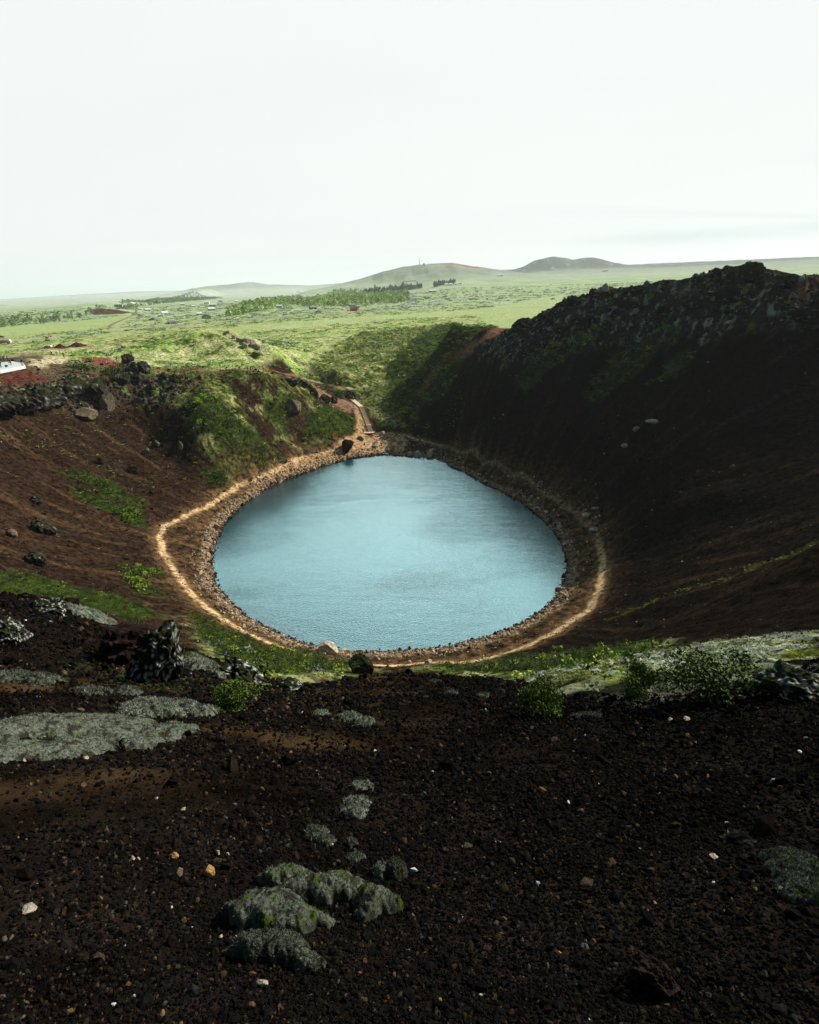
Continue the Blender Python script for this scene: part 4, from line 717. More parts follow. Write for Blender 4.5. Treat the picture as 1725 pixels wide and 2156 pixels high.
for a, k in ROCKS: rock(*a, **k)
# ---------------------------------------------------------------- moss cushions
for mi, (label, lob, gshare, shade) in enumerate(MOSS):
    C_ = np.array([HIT[(x, y)] for x, y, *_ in lob]); D_ = (C_-CAM)@f_; gr = np.sin(np.clip(np.arctan2(CZ-C_[:, 2], np.hypot(C_[:, 0], C_[:, 1]))-math.atan(.62), .12, 1.2)); rx = np.array([l[2] for l in lob])*D_/FP*.52; vh = np.array([l[3] for l in lob])*D_/FP; hh = vh*(.34+1.1*gr)+.05*rx; ry = np.clip(vh*.34/gr, rx*.5, rx*1.5)
    lo = (C_[:, :2]-np.stack([rx, ry], 1)*1.1).min(0); hi = (C_[:, :2]+np.stack([rx, ry], 1)*1.1).max(0); n1_ = int(np.clip((hi[0]-lo[0])/(D_.mean()*.0014), 40, 230)); n2_ = int(np.clip((hi[1]-lo[1])/(D_.mean()*.0018), 30, 200))
    X, Y = np.meshgrid(np.linspace(lo[0], hi[0], n1_), np.linspace(lo[1], hi[1], n2_)); sc_ = 1/rx.mean(); h = np.full(X.shape, -1.)
    wf = .5 if D_.mean() > 9 else .40; wx = wf*rx.mean()*fbm(X*sc_*1.3, Y*sc_*1.3, 3, mi); wy = wf*rx.mean()*fbm(X*sc_*1.3+7, Y*sc_*1.3, 3, mi+1)
    for i in range(len(lob)):
        q = ((X+wx-C_[i, 0])/rx[i])**2+((Y+wy-C_[i, 1]-ry[i]*.3)/ry[i])**2; h = np.maximum(h, hh[i]*(np.clip(1-q, 0, 1)**.62*1.0-.0-.35*np.clip(q-1, 0, 2)))
    bump = hh.mean()*(.22*(1-np.abs(fbm(X*sc_*2.2, Y*sc_*1.6, 3, mi+2))*3)+.13*(1-np.abs(n2d(X*sc_*6, Y*sc_*4, mi+8))*2.4)); fz = D_.mean()*.0016*fbm(X/(D_.mean()*.006), Y/(D_.mean()*.006), 3, mi+3)
    bump = rx.mean()*(.15*(1-np.abs(fbm(X*sc_*1.9, Y*sc_*1.3, 4, mi+2))*3.2)+.05*(1-np.abs(n2d(X*sc_*6, Y*sc_*4, mi+8))*2.4)) if D_.mean() > 9 else bump*.35; h = h+np.where(h > 0, bump, 0)*np.clip(h/hh.mean()*3, 0, 1)+fz; h = h-(hh.mean()*2.2*sstep(.0, .18, fbm(X*sc_*1.9+3, Y*sc_*1.5, 4, mi+9)) if len(lob) > 3 and D_.mean() > 9 else 0); Z = H(X, Y)+h-.02*hh.mean(); mk = h > -.12*hh.mean(); idx = -np.ones(X.shape, int); idx[mk] = np.arange(mk.sum())
    Fm = np.stack([idx[:-1, :-1], idx[:-1, 1:], idx[1:, 1:], idx[1:, :-1]], -1).reshape(-1, 4); Fm = Fm[(Fm >= 0).all(1)]; x, y, z = X[mk], Y[mk], Z[mk]
    sp = fbm(x/(D_.mean()*.005), y/(D_.mean()*.005), 2, mi+4); c = C3(.105, .118, .092)*shade*(.62 if D_.mean() > 9 else .85)*(1+.9*sp)[:, None].clip(.25)
    c = lerp(c, C3(.045, .062, .014), (sstep(.25-gshare*.5, .45-gshare*.5, fbm(x*sc_*1.8, y*sc_*1.8, 3, mi+5)+.3*sp)*min(1, gshare*3))[:, None]); c = lerp(c, C3(.018, .015, .010), (sstep(.06, .30, fbm(x*sc_*3.3, y*sc_*2.3, 5, mi+6))*.85)[:, None])
    o = np.array([C_[:, 0].mean(), C_[:, 1].mean(), C_[:, 2].min()])
    ob = mesh_np('moss_cushion', np.stack([x, y, z], 1)-o, Fm, np.clip(c, .01, .8), M_MOSS, True); ob.location = o; tag(ob, label, 'moss')
    if D_.mean() < 24:   # short hairs on the near cushions
        nf = int(min(15000, 9e5/D_.mean()**2*(hi-lo).prod())); k = RNG.integers(0, len(x), nf); s = D_.mean()*(.0021 if D_.mean() > 9 else .0030)*np.exp(RNG.normal(0, .3, nf)); p = np.stack([x[k], y[k], z[k]], 1)-o; dr = RNG.normal(size=(nf, 3))*.6+[0, 0, 1.]; dr /= np.linalg.norm(dr, axis=1)[:, None]; sd = RNG.normal(size=(nf, 3))
        sd /= np.linalg.norm(sd, axis=1)[:, None]; Vh = np.stack([p-sd*s[:, None]*.18, p+sd*s[:, None]*.18, p+dr*s[:, None]], 1).reshape(-1, 3); ch = np.repeat(c[k]*np.exp(RNG.normal(.15, .4, nf))[:, None], 3, 0)
        mesh_np('moss_hairs', Vh, np.arange(nf*3).reshape(-1, 3), np.clip(ch, .01, .8), M_MOSS, parent=ob)
# ---------------------------------------------------------------- single shrubs
for si, (x, y, wp, hp, label, leaf_tone) in enumerate(SHRUB):
    p = HIT[(x, y)]; D = (p-CAM)@f_; w_ = wp*D/FP/2; h_ = hp*D/FP; nearb = D < 40; nl = 4600 if nearb else 700
    V, F, cf = bush_tpl(500+si, nl, .085 if nearb else .14, .9, 12, .05); V = V-[0, 0, V[:, 2].min()]; V *= [w_/.95, w_/.95, h_/V[:, 2].max()]; col_ = lerp(C3(.020, .036, .006), C3(.075, .12, .012), leaf_tone)*cf[:, None]  # leaf colour of each shrub, blended from dark to bright green
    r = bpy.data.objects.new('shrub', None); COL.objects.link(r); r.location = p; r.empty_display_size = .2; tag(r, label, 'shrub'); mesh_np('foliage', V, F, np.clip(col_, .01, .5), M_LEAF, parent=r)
    sv = []; sf = []
    for i in range(9 if nearb else 4):
        b_ = np.array([RNG.normal(0, .10*w_), RNG.normal(0, .10*w_), -.1]); e_ = np.array([RNG.normal(0, .5*w_), RNG.normal(0, .5*w_), h_*RNG.uniform(.55, .9)]); t_ = .012*w_+.006; k = len(sv)
        for q, s in ((b_, t_), ((b_+e_)/2+RNG.normal(0, .06*w_, 3), t_*.7), (e_, t_*.3)): sv += [q+[s, 0, 0], q+[-s*.5, s*.86, 0], q+[-s*.5, -s*.86, 0]]
        for L_ in (0, 3):
            for j in range(3): sf.append([k+L_+j, k+L_+(j+1) % 3, k+L_+3+(j+1) % 3, k+L_+3+j])
    mesh_np('stem', sv, sf, np.tile(C3(.06, .04, .025), (len(sv), 1)), M_STONE, parent=r)
# ---------------------------------------------------------------- small mesh helpers for built things
def bmo(name, bm, mat, parent=None):
    me = bpy.data.meshes.new(name); bm.to_mesh(me); bm.free(); me.materials.append(mat); o = bpy.data.objects.new(name, me); COL.objects.link(o)
    if parent is not None: o.parent = parent
    return o
def box(bm, c, s, rz=0., bev=0., M=None):
    r = bmesh.ops.create_cube(bm, size=1.); vs = r['verts']
    T = Matrix.Translation(Vector(c)) @ Matrix.Rotation(rz, 4, 'Z') @ Matrix.Diagonal((*s, 1))
    if M is not None: T = M @ T
    bmesh.ops.transform(bm, matrix=T, verts=vs)
    if bev:
        es = list({e for v in vs for e in v.link_edges}); bmesh.ops.bevel(bm, geom=es, offset=bev, segments=1, affect='EDGES')
def cyl(bm, a, b, r1, r2=None, seg=10):
    a = Vector(a); b = Vector(b); d = b-a; T = Matrix.Translation((a+b)/2) @ d.to_track_quat('Z', 'Y').to_matrix().to_4x4()
    bmesh.ops.create_cone(bm, cap_ends=True, segments=seg, radius1=r1, radius2=r1 if r2 is None else r2, depth=d.length, matrix=T)
def prism(bm, prof, y0, y1, axis='y'):
    """profile of (x, z) points drawn out along y"""
    A = [bm.verts.new((x, y0, z)) for x, z in prof]; B = [bm.verts.new((x, y1, z)) for x, z in prof]; n_ = len(prof)
    bm.faces.new(A[::-1]) if False else bm.faces.new(A); bm.faces.new(B[::-1])
    for i in range(n_): bm.faces.new([A[i], B[i], B[(i+1) % n_], A[(i+1) % n_]])
    bmesh.ops.recalc_face_normals(bm, faces=bm.faces)
def root(name, loc, rz, label, cat, group=None):
    o = bpy.data.objects.new(name, None); COL.objects.link(o); o.location = Vector(loc); o.rotation_euler = (0, 0, rz); o.empty_display_size = .3; return tag(o, label, cat, group)
PAL = {k: cmat('paint_'+k, v, .75, .12) for k, v in {'dark': (.035, .032, .032), 'white': (.72, .74, .72), 'grey': (.24, .25, .25), 'brown': (.16, .07, .04), 'red': (.50, .035, .03), 'blue': (.12, .24, .36), 'tan': (.46, .36, .24), 'orange': (.75, .16, .03), 'pink': (.65, .36, .33), 'yellow': (.75, .50, .05), 'glass': (.03, .04, .05), 'black': (.012, .012, .015), 'teal': (.03, .40, .38), 'khaki': (.22, .20, .12), 'darkred': (.28, .02, .03), 'jeans': (.12, .19, .33), 'magenta': (.65, .03, .25), 'purple': (.28, .06, .33), 'skin': (.52, .32, .23), 'hair': (.04, .025, .015), 'tyre': (.02, .02, .02)}.items()}
WOOD = cmat('weathered_tread_wood', (.62, .49, .35), .85, .2, 3.); WOODR = cmat('reddish_timber', (.26, .115, .075), .85, .3, 3.); WOODD = cmat('dark_timber', (.10, .055, .035), .9, .2, 3.); DECK = cmat('grey_planking', (.50, .53, .53), .8, .1, 2.)  # dark timber for stringers, beams, posts and bench
# ---------------------------------------------------------------- wooden stairs
def ladder(name, P0, P1, n_, w_, mat, par, thick=.06, str_=True, ratio=.52):
    a = np.array(P0); b = np.array(P1); d = b-a; hd = np.array([d[0], d[1], 0]); hd /= np.linalg.norm(hd); rz = math.atan2(hd[1], hd[0]); tr = np.linalg.norm(d[:2])/n_
    for i in range(n_):
        c = a+d*(i+.5)/n_; bm = bmesh.new(); box(bm, (0, 0, 0), (tr*ratio, w_, thick), 0, .008); o = bmo(name, bm, mat, par); o.location = Vector(c)-par.location+Vector((0, 0, .03)); o.rotation_euler = (0, 0, rz)
    if str_:
        sd = np.array([-hd[1], hd[0], 0])
        for s in (-1, 1):
            bm = bmesh.new(); A = a+sd*s*(w_/2-.05)-[0, 0, .14]; B = b+sd*s*(w_/2-.05)-[0, 0, .14]; L_ = Vector(B-A); T = Matrix.Translation(Vector((A+B)/2)) @ L_.to_track_quat('X', 'Z').to_matrix().to_4x4()
            box(bm, (0, 0, 0), (L_.length, .07, .26), 0, 0, T); o = bmo('stringer', bm, WOODD, par); o.location = -par.location
S0, S1, S2, S3 = [Vector(STW[i]) for i in (0, 1, 2, 3)]
st = root('wooden_stairs', S0, 0, 'long straight flight of pale wooden steps climbing from the lake shore', 'stairs')
ladder('step', S0, S1, 12, 1.75, WOOD, st); ladder('step', S1+Vector((0, .35, .02)), S2, 27, 1.75, WOOD, st)
bm = bmesh.new(); box(bm, (0, 0, 0), (.9, 1.9, .07), 0, .01); o = bmo('landing', bm, WOOD, st); o.location = S1-S0+Vector((0, 0, .06)); o.rotation_euler = (0, 0, math.atan2((S2-S0).y, (S2-S0).x))
bw = root('boardwalk', S2, 0, 'short sloping plank boardwalk between the straight flight and the upper landing', 'boardwalk'); dd_ = S3-S2
T = dd_.to_track_quat('X', 'Z').to_matrix().to_4x4(); bm = bmesh.new(); nb = 34
for i in range(nb): box(bm, ((i+.5)*dd_.length/nb, 0, .05), (dd_.length/nb-.015, 1.7, .05), 0, 0, T)
bmo('planking', bm, WOOD, bw)
for s in (-1, 1): bm = bmesh.new(); box(bm, (dd_.length/2, s*.75, -.1), (dd_.length, .08, .22), 0, 0, T); bmo('beam', bm, WOODD, bw)
us = root('timber_stairs', Vector(STW[4]), 0, 'reddish curved timber steps rising from the upper landing', 'stairs')
bm = bmesh.new(); box(bm, (0, 0, 0), (1.6, 3.0, .08), 0, .01); o = bmo('landing', bm, WOODR, us); o.location = Vector(STW[3])-us.location+Vector((-.3, .3, .05))
for i, n_ in ((4, 7), (5, 5), (6, 4), (7, 4), (8, 3)): ladder('step', STW[i], STW[i+1], n_, 2.4, WOOD if i > 6 else WOODR, us, .14, False, .45)
ls = root('log_steps', Vector(STW[11]), 0, 'pale log steps climbing left along the green slope to the rim path', 'stairs')
for i, n_ in ((11, 9), (12, 10)): ladder('step', STW[i], STW[i+1], n_, 1.5, WOOD, ls, .14, False, .4)
dk = root('wooden_deck', S0+Vector((-1.0, -1.2, .12)), .05, 'low wooden deck at the foot of the stairs by the shore', 'deck')
bm = bmesh.new()
for i in range(9): box(bm, (0, -.9+i*.2, .12), (4.2, .185, .05))
bmo('planking', bm, WOOD, dk); bm = bmesh.new(); box(bm, (0, -.9, -.1), (4.1, .1, .36)); box(bm, (0, .8, -.1), (4.1, .1, .36)); bmo('frame', bm, WOODD, dk)
# ---------------------------------------------------------------- people
def skin(name, J, E_, Rd, mat, sub=1):
    me = bpy.data.meshes.new(name); me.from_pydata(J, E_, []); o = bpy.data.objects.new(name, me); COL.objects.link(o)
    m = o.modifiers.new('s', 'SKIN'); m.use_smooth_shade = True; sv = me.skin_vertices[0].data
    for i, r in enumerate(Rd): sv[i].radius = (r, r) if isinstance(r, (int, float)) else r
    sv[0].use_root = True; m2 = o.modifiers.new('b', 'SUBSURF'); m2.levels = sub; m2.render_levels = sub
    dg = bpy.context.evaluated_depsgraph_get(); out = bpy.data.meshes.new_from_object(o.evaluated_get(dg)); out.name = name; bpy.data.objects.remove(o); bpy.data.meshes.remove(me)
    out.materials.clear(); out.materials.append(mat); return out
def pose(kind):
    # joints: pelvis, chest, neck, head, crown, (hip, knee, ankle, toe) x2, (shoulder, elbow, wrist, hand) x2
    st_, sit = {'stand': (.03, 0), 'walk': (.22, 0), 'lean': (.06, 0), 'sit': (0, 1)}[kind]; ln = .42 if kind == 'lean' else .03
    if sit: hp = .42; pel = (0, 0, hp)
    else: hp = .93; pel = (0, 0, hp)
    ch = (0, ln*.75, hp+.42-.15*(kind == 'lean')); nk = (0, ln*1.05, hp+.58-.22*(kind == 'lean')); hd = (0, ln*1.2+.02, nk[2]+.12); cr = (0, ln*1.25+.01, nk[2]+.24)
    legs = []
    for s in (-1, 1):
        if sit: legs.append([(s*.1, .03, hp-.03), (s*.13, .42, hp+.02), (s*.13, .46, .09), (s*.14, .62, .05)])
        else: legs.append([(s*.1, 0, hp-.06), (s*.11, .05+s*st_*.5, .50), (s*.11, s*st_, .09), (s*.13, s*st_+.14, .04)])
    arms = []
    for s in (-1, 1):
        sh = (s*.19, ch[1]+.02, ch[2]+.08); arms.append([sh, (s*.26, ch[1]-s*st_*.5+.02, ch[2]-.20), (s*.24, ch[1]+.14-s*st_*.6, ch[2]-.42+.1*sit), (s*.235, ch[1]+.18-s*st_*.6, ch[2]-.50+.1*sit)])
    return pel, ch, nk, hd, cr, legs, arms
def make_person(kind):
    pel, ch, nk, hd, cr, legs, arms = pose(kind); J = [pel, ch, nk, hd, cr]; E_ = [(0, 1), (1, 2), (2, 3), (3, 4)]; R = [.12, .13, .055, .10, .07]
    for L_ in legs: k = len(J); J += L_; E_ += [(0, k), (k, k+1), (k+1, k+2), (k+2, k+3)]; R += [.085, .06, .045, .04]
    for A_ in arms: k = len(J); J += A_; E_ += [(1, k), (k, k+1), (k+1, k+2), (k+2, k+3)]; R += [.06, .045, .032, .035]
    nz = (hd[0], hd[1]+.115, hd[2]-.005); J.append(nz); E_.append((3, len(J)-1)); R.append(.022)
    body = skin('body', J, E_, R, PAL['skin'])
    J = [pel, ch, (nk[0], nk[1], nk[2]-.04)]; E_ = [(0, 1), (1, 2)]; R = [(.175, .135), (.19, .145), .075]
    for A_ in arms: k = len(J); J += A_[:3]; E_ += [(1, k), (k, k+1), (k+1, k+2)]; R += [.088, .07, .052]
    jac = skin('jacket', J, E_, R, PAL['black']); J = [(pel[0], pel[1], pel[2]+.02)]; E_ = []; R = [(.165, .135)]
    for L_ in legs: k = len(J); J += L_[:3]; E_ += [(0, k), (k, k+1), (k+1, k+2)]; R += [.11, .085, .07]
    tro = skin('trousers', J, E_, R, PAL['black']); bm = bmesh.new(); bmesh.ops.create_icosphere(bm, subdivisions=2, radius=.118, matrix=Matrix.Translation((hd[0], hd[1]-.018, hd[2]+.035)))
    hr = bpy.data.meshes.new('hair'); bm.to_mesh(hr); bm.free(); hr.materials.append(PAL['hair']); bm = bmesh.new()
    for L_ in legs: box(bm, (L_[3][0], L_[3][1]-.05, .04), (.10, .28, .09), 0, .02)
    sh = bpy.data.meshes.new('shoes'); bm.to_mesh(sh); bm.free(); sh.materials.append(PAL['black']); return {'body': body, 'jacket': jac, 'trousers': tro, 'hair': hr, 'shoes': sh}
PM = {k: make_person(k) for k in ('stand', 'walk', 'lean', 'sit')}
for i, (x, y, j, t_, hat, ps, label) in enumerate(PEO):
    p = Vector(HIT[(x, y)]); rz = [2.4, .6, -1.1, 3.1, 1.6, -.4][i % 6]; gr = None
    r = root('person', p+Vector((0, 0, .0)), rz, label, 'person'); 
    if i < 6: r.location.z = 34.21; r.scale = (1.08,)*3
    elif p.y < 206 and abs(p.x+13) < 4 and p.z < 3: r.location.z += .15
    for nm, me in PM[ps].items():
        o = bpy.data.objects.new('hat' if nm == 'hair' and hat == 'white' else nm, me); COL.objects.link(o); o.parent = r; o.material_slots[0].link = 'OBJECT'
        o.material_slots[0].material = PAL[{'body': 'skin', 'jacket': j, 'trousers': t_, 'hair': 'white' if hat == 'white' else 'hair', 'shoes': 'black'}[nm]]
# ---------------------------------------------------------------- viewing deck on the left rim
DK = [uz(x, y, 33.9) for x, y in [(-30,769),(24,762.5),(47,766),(53,773.5),(0,784),(-30,789)]]; o0 = DK[3]; dkr = root('viewing_deck', o0, 0, 'pale grey viewing deck on the red left rim, people standing on it', 'viewing deck')
def slab(name, P, z0, z1, mat, par):
    bm = bmesh.new(); A = [bm.verts.new((p[0]-o0[0], p[1]-o0[1], z0)) for p in P]; B = [bm.verts.new((p[0]-o0[0], p[1]-o0[1], z1)) for p in P]; bm.faces.new(A); bm.faces.new(B)
    for i in range(len(P)): bm.faces.new([A[i], A[(i+1) % len(P)], B[(i+1) % len(P)], B[i]])
    bmesh.ops.recalc_face_normals(bm, faces=bm.faces); return bmo(name, bm, mat, par)
slab('deck_floor', DK, -.1, .3, DECK, dkr)
for a_, b_, nm in ((3, 4, 'front_beam'), (4, 5, 'side_beam'), (2, 3, 'end_beam')):
    A = Vector(DK[a_])-Vector(o0); B = Vector(DK[b_])-Vector(o0); bm = bmesh.new(); T = Matrix.Translation((A+B)/2+Vector((0, 0, .36))) @ (B-A).to_track_quat('X', 'Z').to_matrix().to_4x4(); box(bm, (0, 0, -.25), ((B-A).length, .35, .8), 0, 0, T); bmo(nm, bm, PAL['white'] if nm == 'front_beam' else DECK, dkr)
for k in (.0, .3, .6, .95):
    q = Vector(DK[3]).lerp(Vector(DK[4]), k)-Vector(o0); bm = bmesh.new(); box(bm, (q.x, q.y+.3, -1.6), (.25, .25, 3.2)); bmo('post', bm, WOODD, dkr)
p = HIT[EXTRA['bag']]; bm = bmesh.new(); box(bm, (0, 0, .28), (.75, .4, .5), .3, .12); o = bmo('backpack', bm, PAL['black'], None); o.location = (p[0], p[1], 34.22); tag(o, 'black backpack lying on the near side of the viewing deck', 'bag')
bm = bmesh.new(); tp = Vector(uz(22, 769, 34.2)); [cyl(bm, (0, 0, 1.25), (.5*math.cos(a_), .5*math.sin(a_), 0), .025, seg=6) for a_ in (0, 2.1, 4.2)]; r = root('tripod', tp, 0, 'black camera tripod standing on the viewing deck', 'tripod'); bmo('legs', bm, PAL['black'], r); bm = bmesh.new(); box(bm, (0, 0, 1.35), (.16, .14, .14), 0, .02); bmo('camera_body', bm, PAL['black'], r)
# ---------------------------------------------------------------- vehicles
def vehicle(name, label, cat, p, L_, Wd, Ht, rz, bodym, topm, kind='car'):
    r = root(name, p, rz, label, cat); bm = bmesh.new(); h1 = Ht*.58; c = Ht*.18
    prism(bm, [(-L_/2, c), (L_/2, c), (L_/2, h1*.85), (L_/2-.25, h1), (-L_/2+.05, h1), (-L_/2, h1*.8)], -Wd/2, Wd/2); bmesh.ops.bevel(bm, geom=bm.edges[:], offset=.05, segments=2, affect='EDGES'); bmo('body', bm, bodym, r); bm = bmesh.new()
    a_, b_ = {'car': (-.28, .22), 'pickup': (-.48, .14), 'truck': (.20, .47)}[kind]
    prism(bm, [(L_*a_, h1-.01), (L_*b_+.3, h1-.01), (L_*b_-.15, Ht), (L_*a_+.15, Ht)], -Wd/2+.1, Wd/2-.1); bmo('cab_windows' if kind != 'pickup' else 'canopy', bm, PAL['glass'] if kind == 'car' else topm, r); bm = bmesh.new(); box(bm, (L_*(a_+b_)/2, 0, Ht+.02), (L_*(b_-a_)-.2, Wd-.3, .06), 0, .02); bmo('roof', bm, topm, r)
    if kind == 'pickup': bm = bmesh.new(); box(bm, (L_*.02, 0, h1+.22), (L_*.5, Wd-.17, .30)); bmo('window', bm, PAL['glass'], r)
    if kind == 'truck': bm = bmesh.new(); box(bm, (-L_*.15, 0, Ht*.62), (L_*.62, Wd, Ht*.7), 0, .04); bmo('cargo_box', bm, bodym, r)
    for s in (-1, 1):
        for t_ in (-.32, .32):
            bm = bmesh.new(); cyl(bm, (L_*t_, s*(Wd/2-.12), Ht*.2), (L_*t_, s*(Wd/2+.06), Ht*.2), Ht*.2, seg=18); wh = bmo('wheel', bm, PAL['tyre'], r); bm = bmesh.new(); cyl(bm, (L_*t_, s*(Wd/2+.05), Ht*.2), (L_*t_, s*(Wd/2+.08), Ht*.2), Ht*.11, seg=12); bmo('rim', bm, PAL['grey'], wh)
        bm = bmesh.new(); box(bm, (L_/2+.01, s*Wd*.36, h1*.72), (.06, .28, .16), 0, .01); bmo('headlight', bm, PAL['white'], r)
    return r
vehicle('pickup_truck', 'red pickup with a pale canopy parked on the dirt road by the red heaps', 'pickup', HIT[EXTRA['suv']], 5.2, 1.9, 2.0, 2.95, PAL['red'], PAL['white'], 'pickup')
vehicle('lorry', 'pale red lorry on the plain at the far left edge', 'lorry', HIT[EXTRA['truck']], 8.5, 2.4, 2.9, .1, PAL['pink'], PAL['white'], 'truck'); vehicle('car', 'white car driving at the junction of the two roads', 'car', HIT[EXTRA['wcar']]+np.array([0, 0, .4]), 5.0, 2.0, 2.0, .3, PAL['white'], PAL['white']); vehicle('parked_car', 'small dark car at the left edge beside the green field', 'car', HIT[EXTRA['edgecar']], 4.6, 1.8, 1.6, .2, PAL['dark'], PAL['white'])
p = HIT[EXTRA['digger']]; r = root('excavator', p, .5, 'small orange-yellow excavator with a raised arm behind the pickup', 'excavator'); bm = bmesh.new(); box(bm, (0, 0, .35), (3.0, 2.2, .7), 0, .15); bmo('tracks', bm, PAL['tyre'], r); bm = bmesh.new(); box(bm, (-.2, 0, 1.2), (2.4, 2.0, 1.0), 0, .1); bmo('body', bm, PAL['yellow'], r)
bm = bmesh.new(); box(bm, (-.1, .5, 2.1), (1.2, .9, 1.1), 0, .08); bmo('cab', bm, PAL['glass'], r); bm = bmesh.new(); cyl(bm, (.7, -.3, 1.4), (1.6, -.3, 5.2), .24, .2); cyl(bm, (1.6, -.3, 5.2), (2.6, -.3, 3.4), .2, .15); bmo('arm', bm, PAL['orange'], r); bm = bmesh.new(); prism(bm, [(2.3, 3.4), (2.9, 3.4), (3.1, 2.8), (2.6, 2.4), (2.2, 2.9)], -.6, .0); bmo('bucket', bm, PAL['dark'], r)
# heaps of red scoria
for k_, wpx, hpx, lab in (('heap1', 36, 11, 'left conical heap of dark red scoria beside the pickup'), ('heap2', 46, 10, 'right longer heap of dark red scoria behind the white shirt')):
    p = HIT[EXTRA[k_]]; D = (p-CAM)@f_; w_ = wpx*D/FP/2; h_ = hpx*D/FP; X, Y = np.meshgrid(np.linspace(-w_*1.1, w_*1.1, 70), np.linspace(-w_*.7, w_*.7, 50)); q = np.sqrt((X/w_)**2+(Y/(w_*.6))**2); Z = h_*np.clip(1-q+.18*fbm(X*.5+w_, Y*.5, 4, 5), -.3, 2)
    idx = np.arange(X.size).reshape(X.shape); F = np.stack([idx[:-1, :-1], idx[:-1, 1:], idx[1:, 1:], idx[1:, :-1]], -1).reshape(-1, 4); F = F[(Z.ravel()[F] > -.25*h_).all(1)]; zz = H(X+p[0], Y+p[1])-p[2]
    o = mesh_np('scoria_heap', np.stack([X.ravel(), Y.ravel(), (Z+zz).ravel()], 1), F, C3(.085, .024, .020)*(1+.4*fbm(X.ravel()*.8, Y.ravel()*.8, 3, 6))[:, None], M_STONE, True); o.location = p; tag(o, lab, 'heap')
# ---------------------------------------------------------------- cabins on the plain
for i, (x, y, wp, wall_, roof_, det, label) in enumerate(HOUSES):
    p = HIT[(round(x*K, 2), round(y*K, 2))]; D = (p-CAM)@f_; w_ = wp*K*D/FP; dpt = min(w_*.7, 9); gh = 'greenhouse' in label; h1 = min(w_*.30, 3.4) if 'two-storey' not in label else w_*.45; h2 = h1+min(w_*.22, 2.6)
    rz = math.atan2(p[0], p[1])*-1+[.15, -.3, .35, 0][i % 4]; r = root('greenhouse' if gh else 'cabin', p-np.array([0, 0, .3]), rz, label, 'greenhouse' if gh else 'house'); front = (i % 3 == 0) and det == 2
    bm = bmesh.new()
    if front: prism(bm, [(-w_/2, 0), (w_/2, 0), (w_/2, h1), (0, h2), (-w_/2, h1)], -dpt/2, dpt/2)
    else:
        prism(bm, [(-dpt/2, 0), (dpt/2, 0), (dpt/2, h1), (0, h2), (-dpt/2, h1)], -w_/2, w_/2); bmesh.ops.rotate(bm, verts=bm.verts, matrix=Matrix.Rotation(math.pi/2, 3, 'Z'))
    bmo('wall', bm, PAL[wall_], r); bm = bmesh.new(); a_, b_ = (w_, dpt) if front else (dpt, w_); e = .35; sl = (h2-h1)/(a_/2); t_ = .18
    for s in (-1, 1): prism(bm, [(s*(a_/2+e), h1-e*sl+.02), (0, h2+.02), (0, h2+t_), (s*(a_/2+e), h1-e*sl+t_)], -b_/2-e, b_/2+e)
    if not front: bmesh.ops.rotate(bm, verts=bm.verts, matrix=Matrix.Rotation(math.pi/2, 3, 'Z'))
    bmo('roof', bm, PAL[roof_], r); fy = -dpt/2-.04
    if not gh:
        for s in ((-.28, .28) if det == 2 else (.25,)):
            bm = bmesh.new(); box(bm, (w_*s, fy, h1*.55), (w_*.16, .1, h1*.4)); wn = bmo('window', bm, PAL['white'], r)
            bm = bmesh.new(); box(bm, (w_*s, fy-.06, h1*.55), (w_*.13, .06, h1*.32)); bmo('pane', bm, PAL['glass'], wn)
        bm = bmesh.new(); box(bm, (0, fy, h1*.38), (w_*.12, .12, h1*.74)); bmo('door', bm, PAL['white' if wall_ in ('dark', 'grey', 'brown') else 'brown'], r)
# ---------------------------------------------------------------- poles, mast, buoy, small things
def post(name, label, cat, p, h, rd, mat, group=None, arm=True):
    r = root(name, p-np.array([0, 0, .2]), 0, label, cat, group); bm = bmesh.new(); cyl(bm, (0, 0, 0), (0, 0, h), rd, rd*.7, 8); bmo('pole', bm, mat, r)
    if arm: bm = bmesh.new(); box(bm, (0, 0, h*.93), (1.6, .12, .12)); bmo('crossarm', bm, mat, r)
for i, h in enumerate(POLES):
    p = HIT[(round(h[0]*K, 2), round(h[1]*K, 2))]; D = (p-CAM)@f_
    post('utility_pole', ['pale pole standing highest left of the cabin field', 'pale pole between the left dark cabin and the roadside cabin', 'pale pole right in front of the dark roadside cabin', 'pale post beside the road in front of the red-brown cabin', 'thin pale post left of the birch cabin with a porch'][i], 'pole', p, h[2]*K*D/FP, .22, PAL['white'])
for i, q in enumerate(STAKE): post('marker_stake', 'short white stake marking the edge of the red path on the left rim', 'stake', HIT[q], 1.0, .07, PAL['white'], 'white stakes along the red path', False)
p = HIT[EXTRA['mast']]; r = root('radio_mast', p-np.array([0, 0, 3.]), 0, 'thin radio mast on top of the central hill', 'mast'); D = (p-CAM)@f_; bm = bmesh.new(); hh_ = 15*D/FP; cyl(bm, (0, 0, 0), (0, 0, hh_), 1.3, .7, 8); bmo('pole', bm, PAL['grey'], r); bm = bmesh.new(); box(bm, (0, 0, hh_*.97), (2.6, 2.6, 1.2)); bmo('antenna', bm, PAL['grey'], r)
p = HIT[EXTRA['hut']]; r = root('hut', p-np.array([0, 0, 1.]), 0, 'tiny hut beside the mast on the central hill', 'hut'); bm = bmesh.new(); box(bm, (0, 0, 3), (6, 5, 6)); bmo('wall', bm, PAL['grey'], r); bm = bmesh.new(); prism(bm, [(-3.5, 6.01), (3.5, 6.01), (0, 8)], -3, 3); bmo('roof', bm, PAL['dark'], r)
